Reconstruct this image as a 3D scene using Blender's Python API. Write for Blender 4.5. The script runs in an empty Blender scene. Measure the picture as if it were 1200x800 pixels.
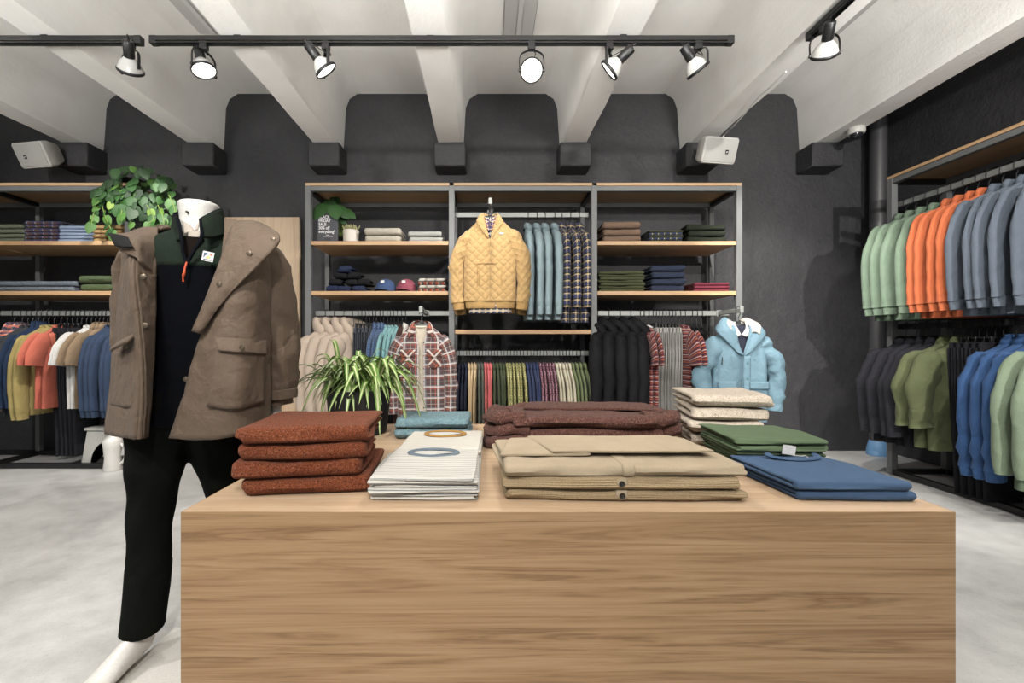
import bpy, bmesh, math, random
import numpy as np
from mathutils import Vector, Matrix, noise
R = math.radians
PI = math.pi
random.seed(7)
SC = bpy.context.scene
COL = SC.collection
F_PX, VX, VY, CAMZ = 520.0, 570.0, 402.0, 1.03


def P(px, py, Y):
    """point at depth Y that the photograph shows at pixel (px, py)"""
    return ((px - VX) * Y / F_PX, Y, CAMZ - (py - VY) * Y / F_PX)


ALB = .64


def lin(c, k=None):
    k = ALB if k is None else k
    out = []
    for v in c[:3]:
        v /= 255.0
        out.append(v / 12.92 if v <= .04045 else ((v + .055) / 1.055) ** 2.4)
    return (*[v * k for v in out], 1.0)


# ------------------------------------------------------------------ mesh builder
class G:
    def __init__(self):
        self.v, self.f, self.uv, self.mi = [], [], [], []
        self.tint = None

    def face(self, idx, uvs=None, m=0):
        self.f.append(tuple(idx))
        self.uv.extend(uvs if uvs else [(0.0, 0.0)] * len(idx))
        self.mi.append(m)

    def grid(self, rows, closed=False, cap0=False, cap1=False, m=0, u0=0.0):
        n = len(rows[0])
        base = len(self.v)
        for r in rows:
            self.v.extend([tuple(p) for p in r])
        A = np.array(rows, float)
        nx = np.concatenate([A, A[:, :1]], 1) if closed else A
        seg = np.linalg.norm(np.diff(nx, axis=1), axis=2).mean(0)
        us = np.concatenate([[0], np.cumsum(seg)]) + u0
        vs = np.concatenate([[0], np.cumsum(np.linalg.norm(np.diff(A, axis=0), axis=2).mean(1))])
        for i in range(len(rows) - 1):
            for j in range(n if closed else n - 1):
                k = (j + 1) % n
                a, b = base + i * n, base + (i + 1) * n
                self.face((a + j, a + k, b + k, b + j),
                          [(us[j], -vs[i]), (us[j + 1], -vs[i]), (us[j + 1], -vs[i + 1]), (us[j], -vs[i + 1])], m)
        if cap0:
            self.face([base + j for j in range(n)][::-1], None, m)
        if cap1:
            b = base + (len(rows) - 1) * n
            self.face([b + j for j in range(n)], None, m)

    def tube(self, path, rad, n=10, closed=False, caps=True, m=0, up=(0, 1, 0), wob=0.0, seed=0.0):
        """sweep an ellipse; rad is a number or a list of r or (r_side, r_up)"""
        pts = [Vector(p) for p in path]
        N = len(pts)
        if not isinstance(rad, (list, tuple)):
            rad = [rad] * N
        rows = []
        up = Vector(up).normalized()
        for i, p in enumerate(pts):
            a = pts[(i - 1) % N] if (closed or i > 0) else pts[i]
            b = pts[(i + 1) % N] if (closed or i < N - 1) else pts[i]
            t = (b - a).normalized()
            s = t.cross(up)
            if s.length < 1e-4:
                s = t.cross(Vector((1, 0, .01)))
            s.normalize()
            w = s.cross(t).normalized()
            r = rad[i]
            rs, ru = r if isinstance(r, (tuple, list)) else (r, r)
            row = []
            for j in range(n):
                th = 2 * PI * j / n
                q = p + s * (math.cos(th) * rs) + w * (math.sin(th) * ru)
                if wob:
                    d = (noise.noise(Vector((q.x * 9, q.y * 9 + seed * 3.1, q.z * 16 + seed))) + .75 * (.45 - 2 * abs(noise.noise(Vector((q.x * 16 + seed, q.y * 14, q.z * 13 + q.x * 9 + seed * 1.7)))))) * wob
                    q = q + (q - p).normalized() * d
                row.append(q)
            rows.append(row)
        if closed:
            rows.append([v.copy() for v in rows[0]])
            self.grid(rows, True, m=m)
        else:
            self.grid(rows, True, caps, caps, m=m)

    def lathe(self, prof, c=(0, 0, 0), n=24, m=0, cap0=True, cap1=True, mat=None):
        rows = []
        for r, z in prof:
            row = [Vector((r * math.cos(2 * PI * j / n), r * math.sin(2 * PI * j / n), z)) for j in range(n)]
            if mat is not None:
                row = [mat @ q for q in row]
            rows.append([q + Vector(c) for q in row])
        self.grid(rows, True, cap0, cap1, m=m)

    def box(self, x0, x1, y0, y1, z0, z1, b=0.0, m=0, mat=None, seg=1):
        bm = bmesh.new()
        bmesh.ops.create_cube(bm, size=1.0)
        for v in bm.verts:
            v.co = Vector(((x0 + x1) / 2 + v.co.x * (x1 - x0), (y0 + y1) / 2 + v.co.y * (y1 - y0), (z0 + z1) / 2 + v.co.z * (z1 - z0)))
        if b:
            bmesh.ops.bevel(bm, geom=list(bm.edges), offset=b, segments=seg, profile=.5, affect='EDGES')
        base = len(self.v)
        bm.verts.index_update()
        for v in bm.verts:
            self.v.append(tuple(mat @ v.co) if mat is not None else tuple(v.co))
        for f in bm.faces:
            nr = f.normal
            ax = max(range(3), key=lambda i: abs(nr[i]))
            i, j = [(1, 2), (0, 2), (0, 1)][ax]
            self.face([base + v.index for v in f.verts], [(v.co[i], v.co[j]) for v in f.verts], m)
        bm.free()

    def xform(self, mat):
        self.v = [tuple(mat @ Vector(p)) for p in self.v]
        return self


def cr(pts, n):
    """Catmull-Rom through points (any dimension), n samples"""
    A = np.array(pts, float)
    if len(A) == 2:
        t = np.linspace(0, 1, n)[:, None]
        return A[0] * (1 - t) + A[1] * t
    E = np.vstack([2 * A[0] - A[1], A, 2 * A[-1] - A[-2]])
    out = []
    for s in np.linspace(0, len(A) - 1 - 1e-9, n):
        i = int(s)
        t = s - i
        p0, p1, p2, p3 = E[i], E[i + 1], E[i + 2], E[i + 3]
        out.append(.5 * (2 * p1 + (p2 - p0) * t + (2 * p0 - 5 * p1 + 4 * p2 - p3) * t * t + (3 * p1 - p0 - 3 * p2 + p3) * t ** 3))
    return np.array(out)


def patch(ctrl, nu=14, nv=24):
    rows = [cr(r, nu) for r in ctrl]
    cols = [cr([r[j] for r in rows], nv) for j in range(nu)]
    return [[tuple(cols[j][i]) for j in range(nu)] for i in range(nv)]


def mk(name, g, mats, parent=None, ang=42, solid=0.0, sub=0, smooth=True, off=-1.0):
    me = bpy.data.meshes.new(name)
    me.from_pydata(g.v, [], g.f)
    ul = me.uv_layers.new(name='UVMap')
    ul.data.foreach_set('uv', np.array(g.uv, 'f').ravel())
    if not isinstance(mats, (list, tuple)):
        mats = [mats]
    for m in mats:
        me.materials.append(m)
    me.polygons.foreach_set('material_index', np.array(g.mi, 'i'))
    me.polygons.foreach_set('use_smooth', np.array([smooth] * len(g.f), bool))
    if g.tint is not None:
        at = me.attributes.new('tint', 'FLOAT', 'POINT')
        at.data.foreach_set('value', np.array(g.tint, 'f'))
    me.update()
    if smooth:
        me.set_sharp_from_angle(angle=R(ang))
    o = bpy.data.objects.new(name, me)
    COL.objects.link(o)
    if parent is not None:
        o.parent = parent
    if solid:
        md = o.modifiers.new('solid', 'SOLIDIFY')
        md.thickness = solid
        md.offset = off
    if sub:
        md = o.modifiers.new('sub', 'SUBSURF')
        md.levels = md.render_levels = sub
    return o


def bake(o):
    dg = bpy.context.evaluated_depsgraph_get()
    me = bpy.data.meshes.new_from_object(o.evaluated_get(dg))
    old = o.data
    o.modifiers.clear()
    o.data = me
    me.name = old.name
    bpy.data.meshes.remove(old)
    return o


def tag(o, label, cat, group=None, kind=None):
    if label:
        o['label'] = label
    if cat:
        o['category'] = cat
    if group:
        o['group'] = group
    if kind:
        o['kind'] = kind
    return o


def thing(name, label, cat, loc=(0, 0, 0), rotz=0.0, group=None):
    o = bpy.data.objects.new(name, None)
    COL.objects.link(o)
    o.empty_display_size = .05
    o.location = loc
    o.rotation_euler = (0, 0, rotz)
    return tag(o, label, cat, group)


def dup(root, loc=None, rotz=None, label=None, group=None):
    r = root.copy()
    COL.objects.link(r)
    if loc is not None:
        r.location = loc
    if rotz is not None:
        r.rotation_euler = (0, 0, rotz)
    if label:
        r['label'] = label
    if group:
        r['group'] = group
    for ch in list(root.children):
        c = ch.copy()
        COL.objects.link(c)
        c.parent = r
        for s in list(ch.children):
            d = s.copy()
            COL.objects.link(d)
            d.parent = c
    return r


def struct(name, g, m, label, cat, **k):
    return tag(mk(name, g, m, **k), label, cat, kind='structure')


# ------------------------------------------------------------------ materials
class NT:
    def __init__(self, name):
        self.m = bpy.data.materials.new(name)
        self.m.use_nodes = True
        self.t = self.m.node_tree
        self.b = self.t.nodes['Principled BSDF']

    def n(self, typ, **k):
        nd = self.t.nodes.new(typ)
        for a, v in k.items():
            setattr(nd, a, v)
        return nd

    def link(self, a, b):
        self.t.links.new(a, b)

    def math(self, op, a, b=None, c=None):
        nd = self.n('ShaderNodeMath', operation=op)
        for i, x in enumerate((a, b, c)):
            if x is None:
                continue
            if isinstance(x, (int, float)):
                nd.inputs[i].default_value = x
            else:
                self.link(x, nd.inputs[i])
        return nd.outputs[0]

    def coord(self, kind='Object', scale=(1, 1, 1), rot=(0, 0, 0)):
        tc = self.n('ShaderNodeTexCoord')
        mp = self.n('ShaderNodeMapping')
        mp.inputs['Scale'].default_value = scale
        mp.inputs['Rotation'].default_value = rot
        self.link(tc.outputs[kind], mp.inputs[0])
        return mp.outputs[0]

    def noise(self, vec, scale, detail=3, rough=.55, dist=0.0):
        nd = self.n('ShaderNodeTexNoise')
        nd.inputs['Scale'].default_value = scale
        nd.inputs['Detail'].default_value = detail
        nd.inputs['Roughness'].default_value = rough
        nd.inputs['Distortion'].default_value = dist
        self.link(vec, nd.inputs['Vector'])
        return nd.outputs['Fac']

    def ramp(self, fac, stops, interp='LINEAR'):
        nd = self.n('ShaderNodeValToRGB')
        cr_ = nd.color_ramp
        cr_.interpolation = interp
        while len(cr_.elements) < len(stops):
            cr_.elements.new(.5)
        for e, (p, c) in zip(cr_.elements, stops):
            e.position = p
            e.color = lin(c) if max(c[:3]) > 1.0 or len(c) == 3 else c
        self.link(fac, nd.inputs[0])
        return nd.outputs[0]

    def mix(self, fac, a, b, blend='MIX'):
        nd = self.n('ShaderNodeMix', data_type='RGBA', blend_type=blend)
        for i, x in ((0, fac), (6, a), (7, b)):
            if isinstance(x, (int, float)):
                nd.inputs[i].default_value = x
            elif isinstance(x, tuple):
                nd.inputs[i].default_value = x
            else:
                self.link(x, nd.inputs[i])
        return nd.outputs[2]

    def bump(self, h, strength=.3, dist=.01, normal=None):
        nd = self.n('ShaderNodeBump')
        nd.inputs['Strength'].default_value = strength
        nd.inputs['Distance'].default_value = dist
        self.link(h, nd.inputs['Height'])
        if normal is not None:
            self.link(normal, nd.inputs['Normal'])
        return nd.outputs[0]

    def fin(self, col=None, rough=None, normal=None, metal=0.0, sheen=0.0, spec=None):
        b = self.b
        if col is not None:
            if isinstance(col, tuple):
                b.inputs['Base Color'].default_value = col
            else:
                self.link(col, b.inputs['Base Color'])
        if rough is not None:
            if isinstance(rough, (int, float)):
                b.inputs['Roughness'].default_value = rough
            else:
                self.link(rough, b.inputs['Roughness'])
        if normal is not None:
            self.link(normal, b.inputs['Normal'])
        b.inputs['Metallic'].default_value = metal
        if sheen:
            b.inputs['Sheen Weight'].default_value = sheen
            b.inputs['Sheen Roughness'].default_value = .5
        if spec is not None:
            b.inputs['Specular IOR Level'].default_value = spec
        return self.m


_fab = {}


def shade(c, k):
    return tuple(min(255, max(0, x * k)) for x in c)


def fabric(name, c, var=.12, scale=260, bump=.25, wrinkle=.4, sheen=.03, rough=.9):
    if name in _fab:
        return _fab[name]
    lum = .3 * c[0] + .59 * c[1] + .11 * c[2]
    c = tuple(x + (lum - x) * .2 for x in c)
    t = NT(name)
    v = t.coord()
    fine = t.noise(v, scale, 2)
    big = t.noise(v, 9, 3)
    col = t.ramp(t.math('ADD', t.math('MULTIPLY', fine, .6), t.math('MULTIPLY', big, .4)),
                 [(.3, shade(c, 1 - var)), (.7, shade(c, 1 + var))])
    n1 = t.bump(t.noise(v, 14, 3, .5, .4), wrinkle, .02)
    n2 = t.bump(fine, bump, .002, n1)
    _fab[name] = t.fin(col, rough, n2, sheen=sheen if lum > 60 else 0, spec=.25 if lum > 60 else .07)
    return _fab[name]


def tweed(name, cols, scale=220, bump=.7, scale2=60):
    t = NT(name)
    v = t.coord()
    a = t.noise(v, scale, 3, .7)
    b = t.noise(v, scale2, 3, .6)
    f = t.math('ADD', t.math('MULTIPLY', a, .75), t.math('MULTIPLY', b, .25))
    k = len(cols)
    col = t.ramp(f, [(.34 + .32 * i / (k - 1), c) for i, c in enumerate(cols)])
    n1 = t.bump(t.noise(v, 14, 2), .2, .015)
    n2 = t.bump(a, bump, .004, n1)
    return t.fin(col, .95, n2, sheen=.04, spec=.15)


def stripes(t, axis, period, off, width, soft=.0):
    """mask 1 inside the stripe; axis is a scalar socket in metres"""
    fr = t.math('FRACT', t.math('ADD', t.math('DIVIDE', axis, period), off))
    return t.math('LESS_THAN', fr, width / period)


def plaid(name, base, us, vs, bump=.3, scale=300, rot=0.0, alpha=.75):
    t = NT(name)
    uv = t.coord('UV', rot=(0, 0, rot))
    sp = t.n('ShaderNodeSeparateXYZ')
    t.link(uv, sp.inputs[0])
    U, V = sp.outputs[0], sp.outputs[1]
    col = lin(base)
    for ax, lst in ((U, us), (V, vs)):
        for per, off, wd, c in lst:
            mk_ = stripes(t, ax, per, off, wd)
            col = t.mix(t.math('MULTIPLY', mk_, alpha), col, lin(c))
    v = t.coord()
    fine = t.noise(v, scale, 2)
    n1 = t.bump(t.noise(v, 14, 3), .25, .02)
    return t.fin(col, .9, t.bump(fine, bump, .002, n1), sheen=.1, spec=.25)


def speck(name, base, dots, scale=90, thr=.56):
    """base cloth with a small scattered print"""
    t = NT(name)
    v = t.coord()
    f = t.noise(v, scale, 1)
    col = t.ramp(f, [(thr - .06, base), (thr, dots)])
    return t.fin(col, .9, t.bump(t.noise(v, 14, 3), .25, .02), spec=.25)


def plain(name, c, rough=.5, metal=0.0, bump=0.0, scale=200, var=.04, spec=None):
    t = NT(name)
    v = t.coord()
    f = t.noise(v, scale, 3)
    col = t.ramp(f, [(.3, shade(c, 1 - var)), (.7, shade(c, 1 + var))])
    n = t.bump(f, bump, .003) if bump else None
    return t.fin(col, rough, n, metal, spec=spec)


def emis(name, c, s):
    t = NT(name)
    t.b.inputs['Emission Color'].default_value = lin(c)
    t.b.inputs['Emission Strength'].default_value = s
    return t.fin(lin(c), .4)


def wood(name, c_dark, c_mid, c_light, axis='x', k=1.0, rough=.45):
    t = NT(name)
    sc = {'x': (.3, 7, 13), 'y': (7, .3, 13), 'z': (9, 9, .3)}[axis]
    sf = {'x': (3, 60, 140), 'y': (60, 3, 140), 'z': (120, 120, 3)}[axis]
    v = t.coord('Object', sc)
    a = t.noise(v, 1.3 * k, 6, .62, .9)
    w = t.math('FRACT', t.math('MULTIPLY', a, 6.5))
    w = t.math('ABSOLUTE', t.math('SUBTRACT', w, .5))
    f = t.noise(t.coord('Object', sf), 1.0, 3)
    s = t.math('ADD', t.math('MULTIPLY', w, .75), t.math('ADD', t.math('MULTIPLY', f, .5), t.math('MULTIPLY', a, .45)))
    col = t.ramp(s, [(.32, c_dark), (.58, c_mid), (.95, c_light)])
    return t.fin(col, rough, t.bump(f, .08, .002), spec=.35)


M = {}
ALB = 1.0
M['wall'] = (lambda t: t.fin(t.ramp(t.math('ADD', t.math('MULTIPLY', t.noise(t.coord(), 1.3, 4), .6), t.math('MULTIPLY', t.noise(t.coord(), 30, 3), .4)),
                                    [(.32, (40, 40, 42)), (.68, (54, 54, 56))]), .62,
                             t.bump(t.noise(t.coord('Object', (1, 1, 1)), 38, 5, .65), .55, .012, t.bump(t.noise(t.coord(), 5, 2), .4, .03)), spec=.4))(NT('charcoal wall paint'))
M['white_concrete'] = (lambda t: t.fin(t.ramp(t.noise(t.coord(), 2.2, 5), [(.3, (217, 215, 211)), (.7, (229, 228, 225))]), .8,
                                       t.bump(t.noise(t.coord(), 60, 4), .25, .006, t.bump(t.noise(t.coord('Object', (1, .3, 1)), 7, 3), .25, .02))))(NT('white painted concrete'))
ALB = .86
def _floor(t):
    v = t.coord()
    big = t.noise(v, 1.1, 6, .62, .8)
    mid = t.noise(v, 9, 5, .7)
    sp = t.noise(v, 130, 2)
    col = t.ramp(t.math('ADD', t.math('MULTIPLY', big, .65), t.math('MULTIPLY', mid, .35)), [(.33, (146, 146, 144)), (.5, (180, 180, 178)), (.66, (202, 202, 200))])
    col = t.mix(t.math('MULTIPLY', t.math('GREATER_THAN', sp, .66), .4), col, lin((120, 120, 118)))
    rg = t.ramp(mid, [(.3, (.3, .3, .3, 1)), (.7, (.5, .5, .5, 1))])
    return t.fin(col, rg, t.bump(sp, .08, .003), spec=.45)
M['floor'] = _floor(NT('polished grey concrete'))
ALB = .64
M['table_wood'] = wood('table wood veneer', (128, 96, 66), (168, 134, 97), (188, 155, 118), 'x', 1.0)
M['table_top_wood'] = wood('table top veneer', (194, 161, 128), (210, 180, 148), (221, 194, 164), 'x', .8, .4)
M['shelf_wood'] = wood('shelf oak board', (176, 139, 100), (199, 161, 120), (212, 178, 138), 'x', 1.0)
M['shelf_wood_y'] = wood('shelf oak board along', (176, 139, 100), (199, 161, 120), (212, 178, 138), 'y', 1.0)
M['board_wood'] = wood('pale oak panel', (196, 164, 130), (216, 187, 154), (226, 200, 170), 'z', .8)
M['steel'] = plain('grey painted steel', (112, 114, 114), .45, 0, .1)
M['rail'] = plain('brushed rail steel', (150, 153, 150), .4, .2)
M['black_metal'] = plain('black metal', (26, 26, 27), .4)
M['black_plastic'] = plain('black plastic', (30, 30, 31), .38)
M['wire'] = plain('hook wire', (58, 58, 60), .35, .5)
M['silver'] = plain('polished hook', (190, 190, 190), .25, .9)
M['lamp_white'] = plain('white lamp glass', (225, 224, 220), .25)
M['speaker_white'] = plain('white speaker shell', (214, 212, 206), .5)
M['speaker_grille'] = plain('light speaker grille', (196, 195, 190), .7, 0, .4, 600)
M['mannequin'] = plain('white mannequin lacquer', (232, 230, 225), .3)
M['white_plastic'] = plain('white plastic', (222, 220, 214), .45)
M['batten'] = plain('grey batten', (214, 213, 210), .55)
M['ceramic'] = plain('cream ceramic', (222, 214, 204), .5)
M['pot_black'] = plain('matt black planter', (24, 25, 26), .55)
M['soil'] = plain('soil', (52, 40, 30), .95, 0, .6)
M['card'] = plain('dark sign card', (62, 63, 70), .6)
M['white_print'] = plain('white print', (236, 236, 236), .7)
M['lens_on'] = emis('lit lamp lens', (255, 250, 240), 14)
M['lens_off'] = plain('frosted lamp lens', (240, 238, 230), .3)
M['button'] = plain('dark button', (44, 38, 34), .35)
M['brass'] = plain('dull metal snap', (110, 98, 82), .4, .6)
M['blue_paint'] = plain('splashed blue paint', (112, 160, 206), .6)
M['pipe'] = plain('charcoal pipe', (74, 74, 77), .45)
M['orange_cord'] = plain('orange zip pull', (214, 84, 40), .6)

# ------------------------------------------------------------------ the room
FRONT, LEFT, RIGHT, BACK = -4.5, -6.2, 3.79, 4.25
SLAB, SOFF = 3.417, 2.86
g = G(); g.box(LEFT, RIGHT, FRONT, BACK, -.1, 0)
struct('floor', g, M['floor'], 'polished pale grey concrete shop floor', 'floor')
g = G(); g.box(LEFT - .2, RIGHT + .2, FRONT, BACK + .2, SLAB, SLAB + .2)
struct('ceiling', g, M['white_concrete'], 'white painted concrete ceiling slab between the beams', 'ceiling')
g = G(); g.box(LEFT - .2, RIGHT + .2, BACK, BACK + .2, -.1, SLAB)
struct('wall_back', g, M['wall'], 'charcoal painted back wall behind the shelving', 'wall')
g = G(); g.box(RIGHT, RIGHT + .2, FRONT, BACK, -.1, SLAB)
struct('wall_right', g, M['wall'], 'charcoal side wall behind the two-tier clothes rack', 'wall')
g = G(); g.box(LEFT - .2, LEFT, FRONT, BACK, -.1, SLAB)
struct('wall_left', g, M['wall'], 'charcoal side wall past the low clothes rail', 'wall')
ORD = ['first', 'second', 'third', 'fourth', 'fifth', 'sixth', 'seventh', 'eighth', 'ninth', 'tenth', 'eleventh', 'twelfth', 'thirteenth', 'fourteenth', 'fifteenth']
NUM = ['zero', 'one', 'two', 'three', 'four', 'five', 'six', 'seven', 'eight', 'nine', 'ten', 'eleven', 'twelve', 'thirteen']
for i, n in enumerate(range(-5, 4)):
    cx = -.333 + 1.147 * n
    g = G()
    sec = [(-.26, SLAB + .01), (-.17, SLAB - .05), (-.135, SLAB - .14), (-.112, SOFF + .03), (-.1, SOFF), (.1, SOFF), (.112, SOFF + .03), (.135, SLAB - .14), (.17, SLAB - .05), (.26, SLAB + .01)]
    rows = [[(cx + a + noise.noise(Vector((cx, y * 2.1, b * 3))) * .006, y, b + (noise.noise(Vector((cx + 5, y * 2.3, a * 4))) * .008 if b < SLAB - .1 else 0)) for a, b in sec] for y in np.linspace(FRONT, BACK + .01, 60)]
    g.grid(rows, True, True, True)
    struct('ceiling_beam', g, M['white_concrete'], ORD[i] + ' white concrete ceiling beam from the far end of the low rail', 'beam', ang=60)
    g = G(); g.box(cx - .145, cx + .145, 4.03, BACK + .01, 2.64, SOFF - .001, .012)
    struct('beam_corbel', g, M['wall'], ORD[i] + ' charcoal concrete corbel under a beam from the low rail end', 'corbel')

# ------------------------------------------------------------------ shelving
def bar(g, a, b, w):
    g.box(min(a[0], b[0]) - w, max(a[0], b[0]) + w, min(a[1], b[1]) - w, max(a[1], b[1]) + w, min(a[2], b[2]) - w, max(a[2], b[2]) + w, .002)


YF, YB, YR = 3.66, 4.10, 3.76
Z1, Z2, ZR, ZR2, ZMID, ZRLOW, ZTOP = 1.868, 1.458, 1.283, 2.115, 1.14, .945, 2.345


def part(name, parent, m, fn, **k):
    g = G()
    fn(g)
    return mk(name, g, m, parent, **k)


def unit_x(label, posts, bays):
    t = thing('shelving_unit', label, 'shelving unit', (posts[0], YF, 0))
    L = lambda g: g.xform(Matrix.Translation((-posts[0], -YF, 0)))
    def add(name, m, fn):
        g = G(); fn(g); L(g)
        return mk(name, g, m, t)
    for x in posts:
        add('post', M['steel'], lambda g: bar(g, (x, YF, .02), (x, YF, ZTOP - .04), .0235))
        add('post', M['steel'], lambda g: bar(g, (x, YB, .02), (x, YB, ZTOP - .04), .02))
        add('crossbar', M['black_metal'], lambda g: (bar(g, (x, YF + .03, ZTOP - .045), (x, YB - .03, ZTOP - .045), .018)))
        add('foot_bar', M['black_metal'], lambda g: (bar(g, (x, YF + .03, .02), (x, YB - .03, .02), .018)))
    x0, x1 = posts[0], posts[-1]
    add('top_frame', M['steel'], lambda g: (bar(g, (x0, YF, ZTOP - .045), (x1, YF, ZTOP - .045), .02), bar(g, (x0, YB, ZTOP - .045), (x1, YB, ZTOP - .045), .02)))
    add('base_frame', M['black_metal'], lambda g: (bar(g, (x0, YF, .022), (x1, YF, .022), .02), bar(g, (x0, YB, .022), (x1, YB, .022), .02)))
    for (a, b, items) in bays:
        add('top_board', M['shelf_wood'], lambda g: g.box(a - .02, b + .02, YF - .024, YB + .02, ZTOP - .024, ZTOP, .002))
        for kind, z in items:
            if kind == 's':
                add('shelf', M['shelf_wood'], lambda g: g.box(a + .026, b - .026, YF - .02, YB + .01, z - .034, z, .003))
            elif kind == 'n':
                add('shelf', M['shelf_wood'], lambda g: g.box(a + .026, b - .026, YF - .02, YF + .2, z - .034, z, .003))
            else:
                add('clothes_rail', M['rail'], lambda g: g.box(a + .02, b - .02, YR - .009, YR + .009, z - .021, z + .021, .003))
    return t


PX_ = [-1.465, -.285, .885, 2.075]
unit_x('grey steel shelving unit of three bays with oak boards on the back wall', PX_,
       [(PX_[0], PX_[1], [('s', Z1), ('s', Z2), ('r', ZR)]), (PX_[1], PX_[2], [('r', ZR2), ('n', ZMID), ('r', ZRLOW)]), (PX_[2], PX_[3], [('s', Z1), ('s', Z2), ('r', ZR)])])
PL_ = [-5.35, -4.13, -2.945]
unit_x('grey steel shelving unit with trailing plant on top, behind the mannequin', PL_,
       [(PL_[0], PL_[1], [('s', Z1), ('s', Z2), ('r', ZR)]), (PL_[1], PL_[2], [('s', Z1), ('s', Z2), ('r', ZR)])])

XF, XB, XR, ZRU, ZRD = 3.2, 3.63, 3.25, 2.12, 1.16
t = thing('clothes_rack', 'two-tier steel clothes rack with oak top board along the side wall', 'clothes rack', (XF, 3.5, 0))
def radd(name, m, fn):
    g = G(); fn(g); g.xform(Matrix.Translation((-XF, -3.5, 0)))
    return mk(name, g, m, t)
for y in (3.5, 2.15, .8):
    for x in (XF, XB):
        radd('post', M['steel'], lambda g: bar(g, (x, y, .02), (x, y, ZTOP - .04), .0235))
    radd('crossbar', M['black_metal'], lambda g: bar(g, (XF + .03, y, ZTOP - .045), (XB - .03, y, ZTOP - .045), .018))
    radd('foot_bar', M['black_metal'], lambda g: bar(g, (XF + .03, y, .02), (XB - .03, y, .02), .018))
radd('top_frame', M['steel'], lambda g: (bar(g, (XF, .8, ZTOP - .045), (XF, 3.5, ZTOP - .045), .02), bar(g, (XB, .8, ZTOP - .045), (XB, 3.5, ZTOP - .045), .02)))
radd('base_frame', M['black_metal'], lambda g: (bar(g, (XF, .8, .022), (XF, 3.5, .022), .02), bar(g, (XB, .8, .022), (XB, 3.5, .022), .02)))
radd('top_board', M['shelf_wood_y'], lambda g: g.box(XF - .024, XB + .02, .78, 3.52, ZTOP - .024, ZTOP, .002))
radd('clothes_rail', M['rail'], lambda g: g.box(XR - .009, XR + .009, .8, 3.52, ZRU - .021, ZRU + .021, .003))
radd('clothes_rail', M['black_metal'], lambda g: g.box(XR - .009, XR + .009, .8, 3.52, ZRD - .021, ZRD + .021, .003))

g = G(); g.box(-2.55, -1.758, 4.17, 4.21, 0, 2.215, .002)
tag(mk('wood_panel', g, M['board_wood']), 'tall pale oak panel standing against the charcoal wall behind the mannequin', 'wood panel')

# ------------------------------------------------------------------ table
TX0, TX1, TY0, TY1, TZ = -.762, 1.17, 1.106, 2.31, .61
t = thing('display_table', 'large box-shaped oak display table in front, piled with folded knitwear', 'table', (0, TY0, 0))
tb = lambda name, m, *a: mk(name, (lambda g: (g.box(*a), g)[1])(G()).xform(Matrix.Translation((0, -TY0, 0))), m, t)
tb('table_top', M['table_top_wood'], TX0 + .002, TX1 - .002, TY0 + .003, TY1 - .002, TZ - .0285, TZ, .001)
tb('front_panel', M['table_wood'], TX0, TX1, TY0, TY0 + .0028, .002, TZ - .0005, .0004)
tb('back_panel', M['table_wood'], TX0, TX1, TY1 - .0018, TY1, .002, TZ - .0005, .0003)
tb('side_panel', M['table_wood'], TX0, TX0 + .0018, TY0 + .003, TY1 - .002, .002, TZ - .0005, .0003)
tb('side_panel', M['table_wood'], TX1 - .0018, TX1, TY0 + .003, TY1 - .002, .002, TZ - .0005, .0003)

# ------------------------------------------------------------------ folded clothes
def fold_profile(d, n, t, m=10):
    """centre line (y, z) and outward normal half-width for a zig-zag of n layers, folds alternating front / back"""
    pts = []
    y0, y1 = t, d - t * (1 if n > 2 else .3)
    for i in range(n):
        z = (i + .5) * t
        ys = np.linspace(y1, y0, m) if i % 2 == 0 else np.linspace(y0, y1, m)
        pts += [(y, z) for y in ys]
        if i < n - 1:
            yc = y0 if i % 2 == 0 else y1
            sg = -1 if i % 2 == 0 else 1
            for a in np.linspace(-PI / 2, PI / 2, 7)[1:-1]:
                pts.append((yc + sg * math.cos(a) * t * .5, (i + 1) * t + math.sin(a) * t * .5))
    return pts


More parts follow.
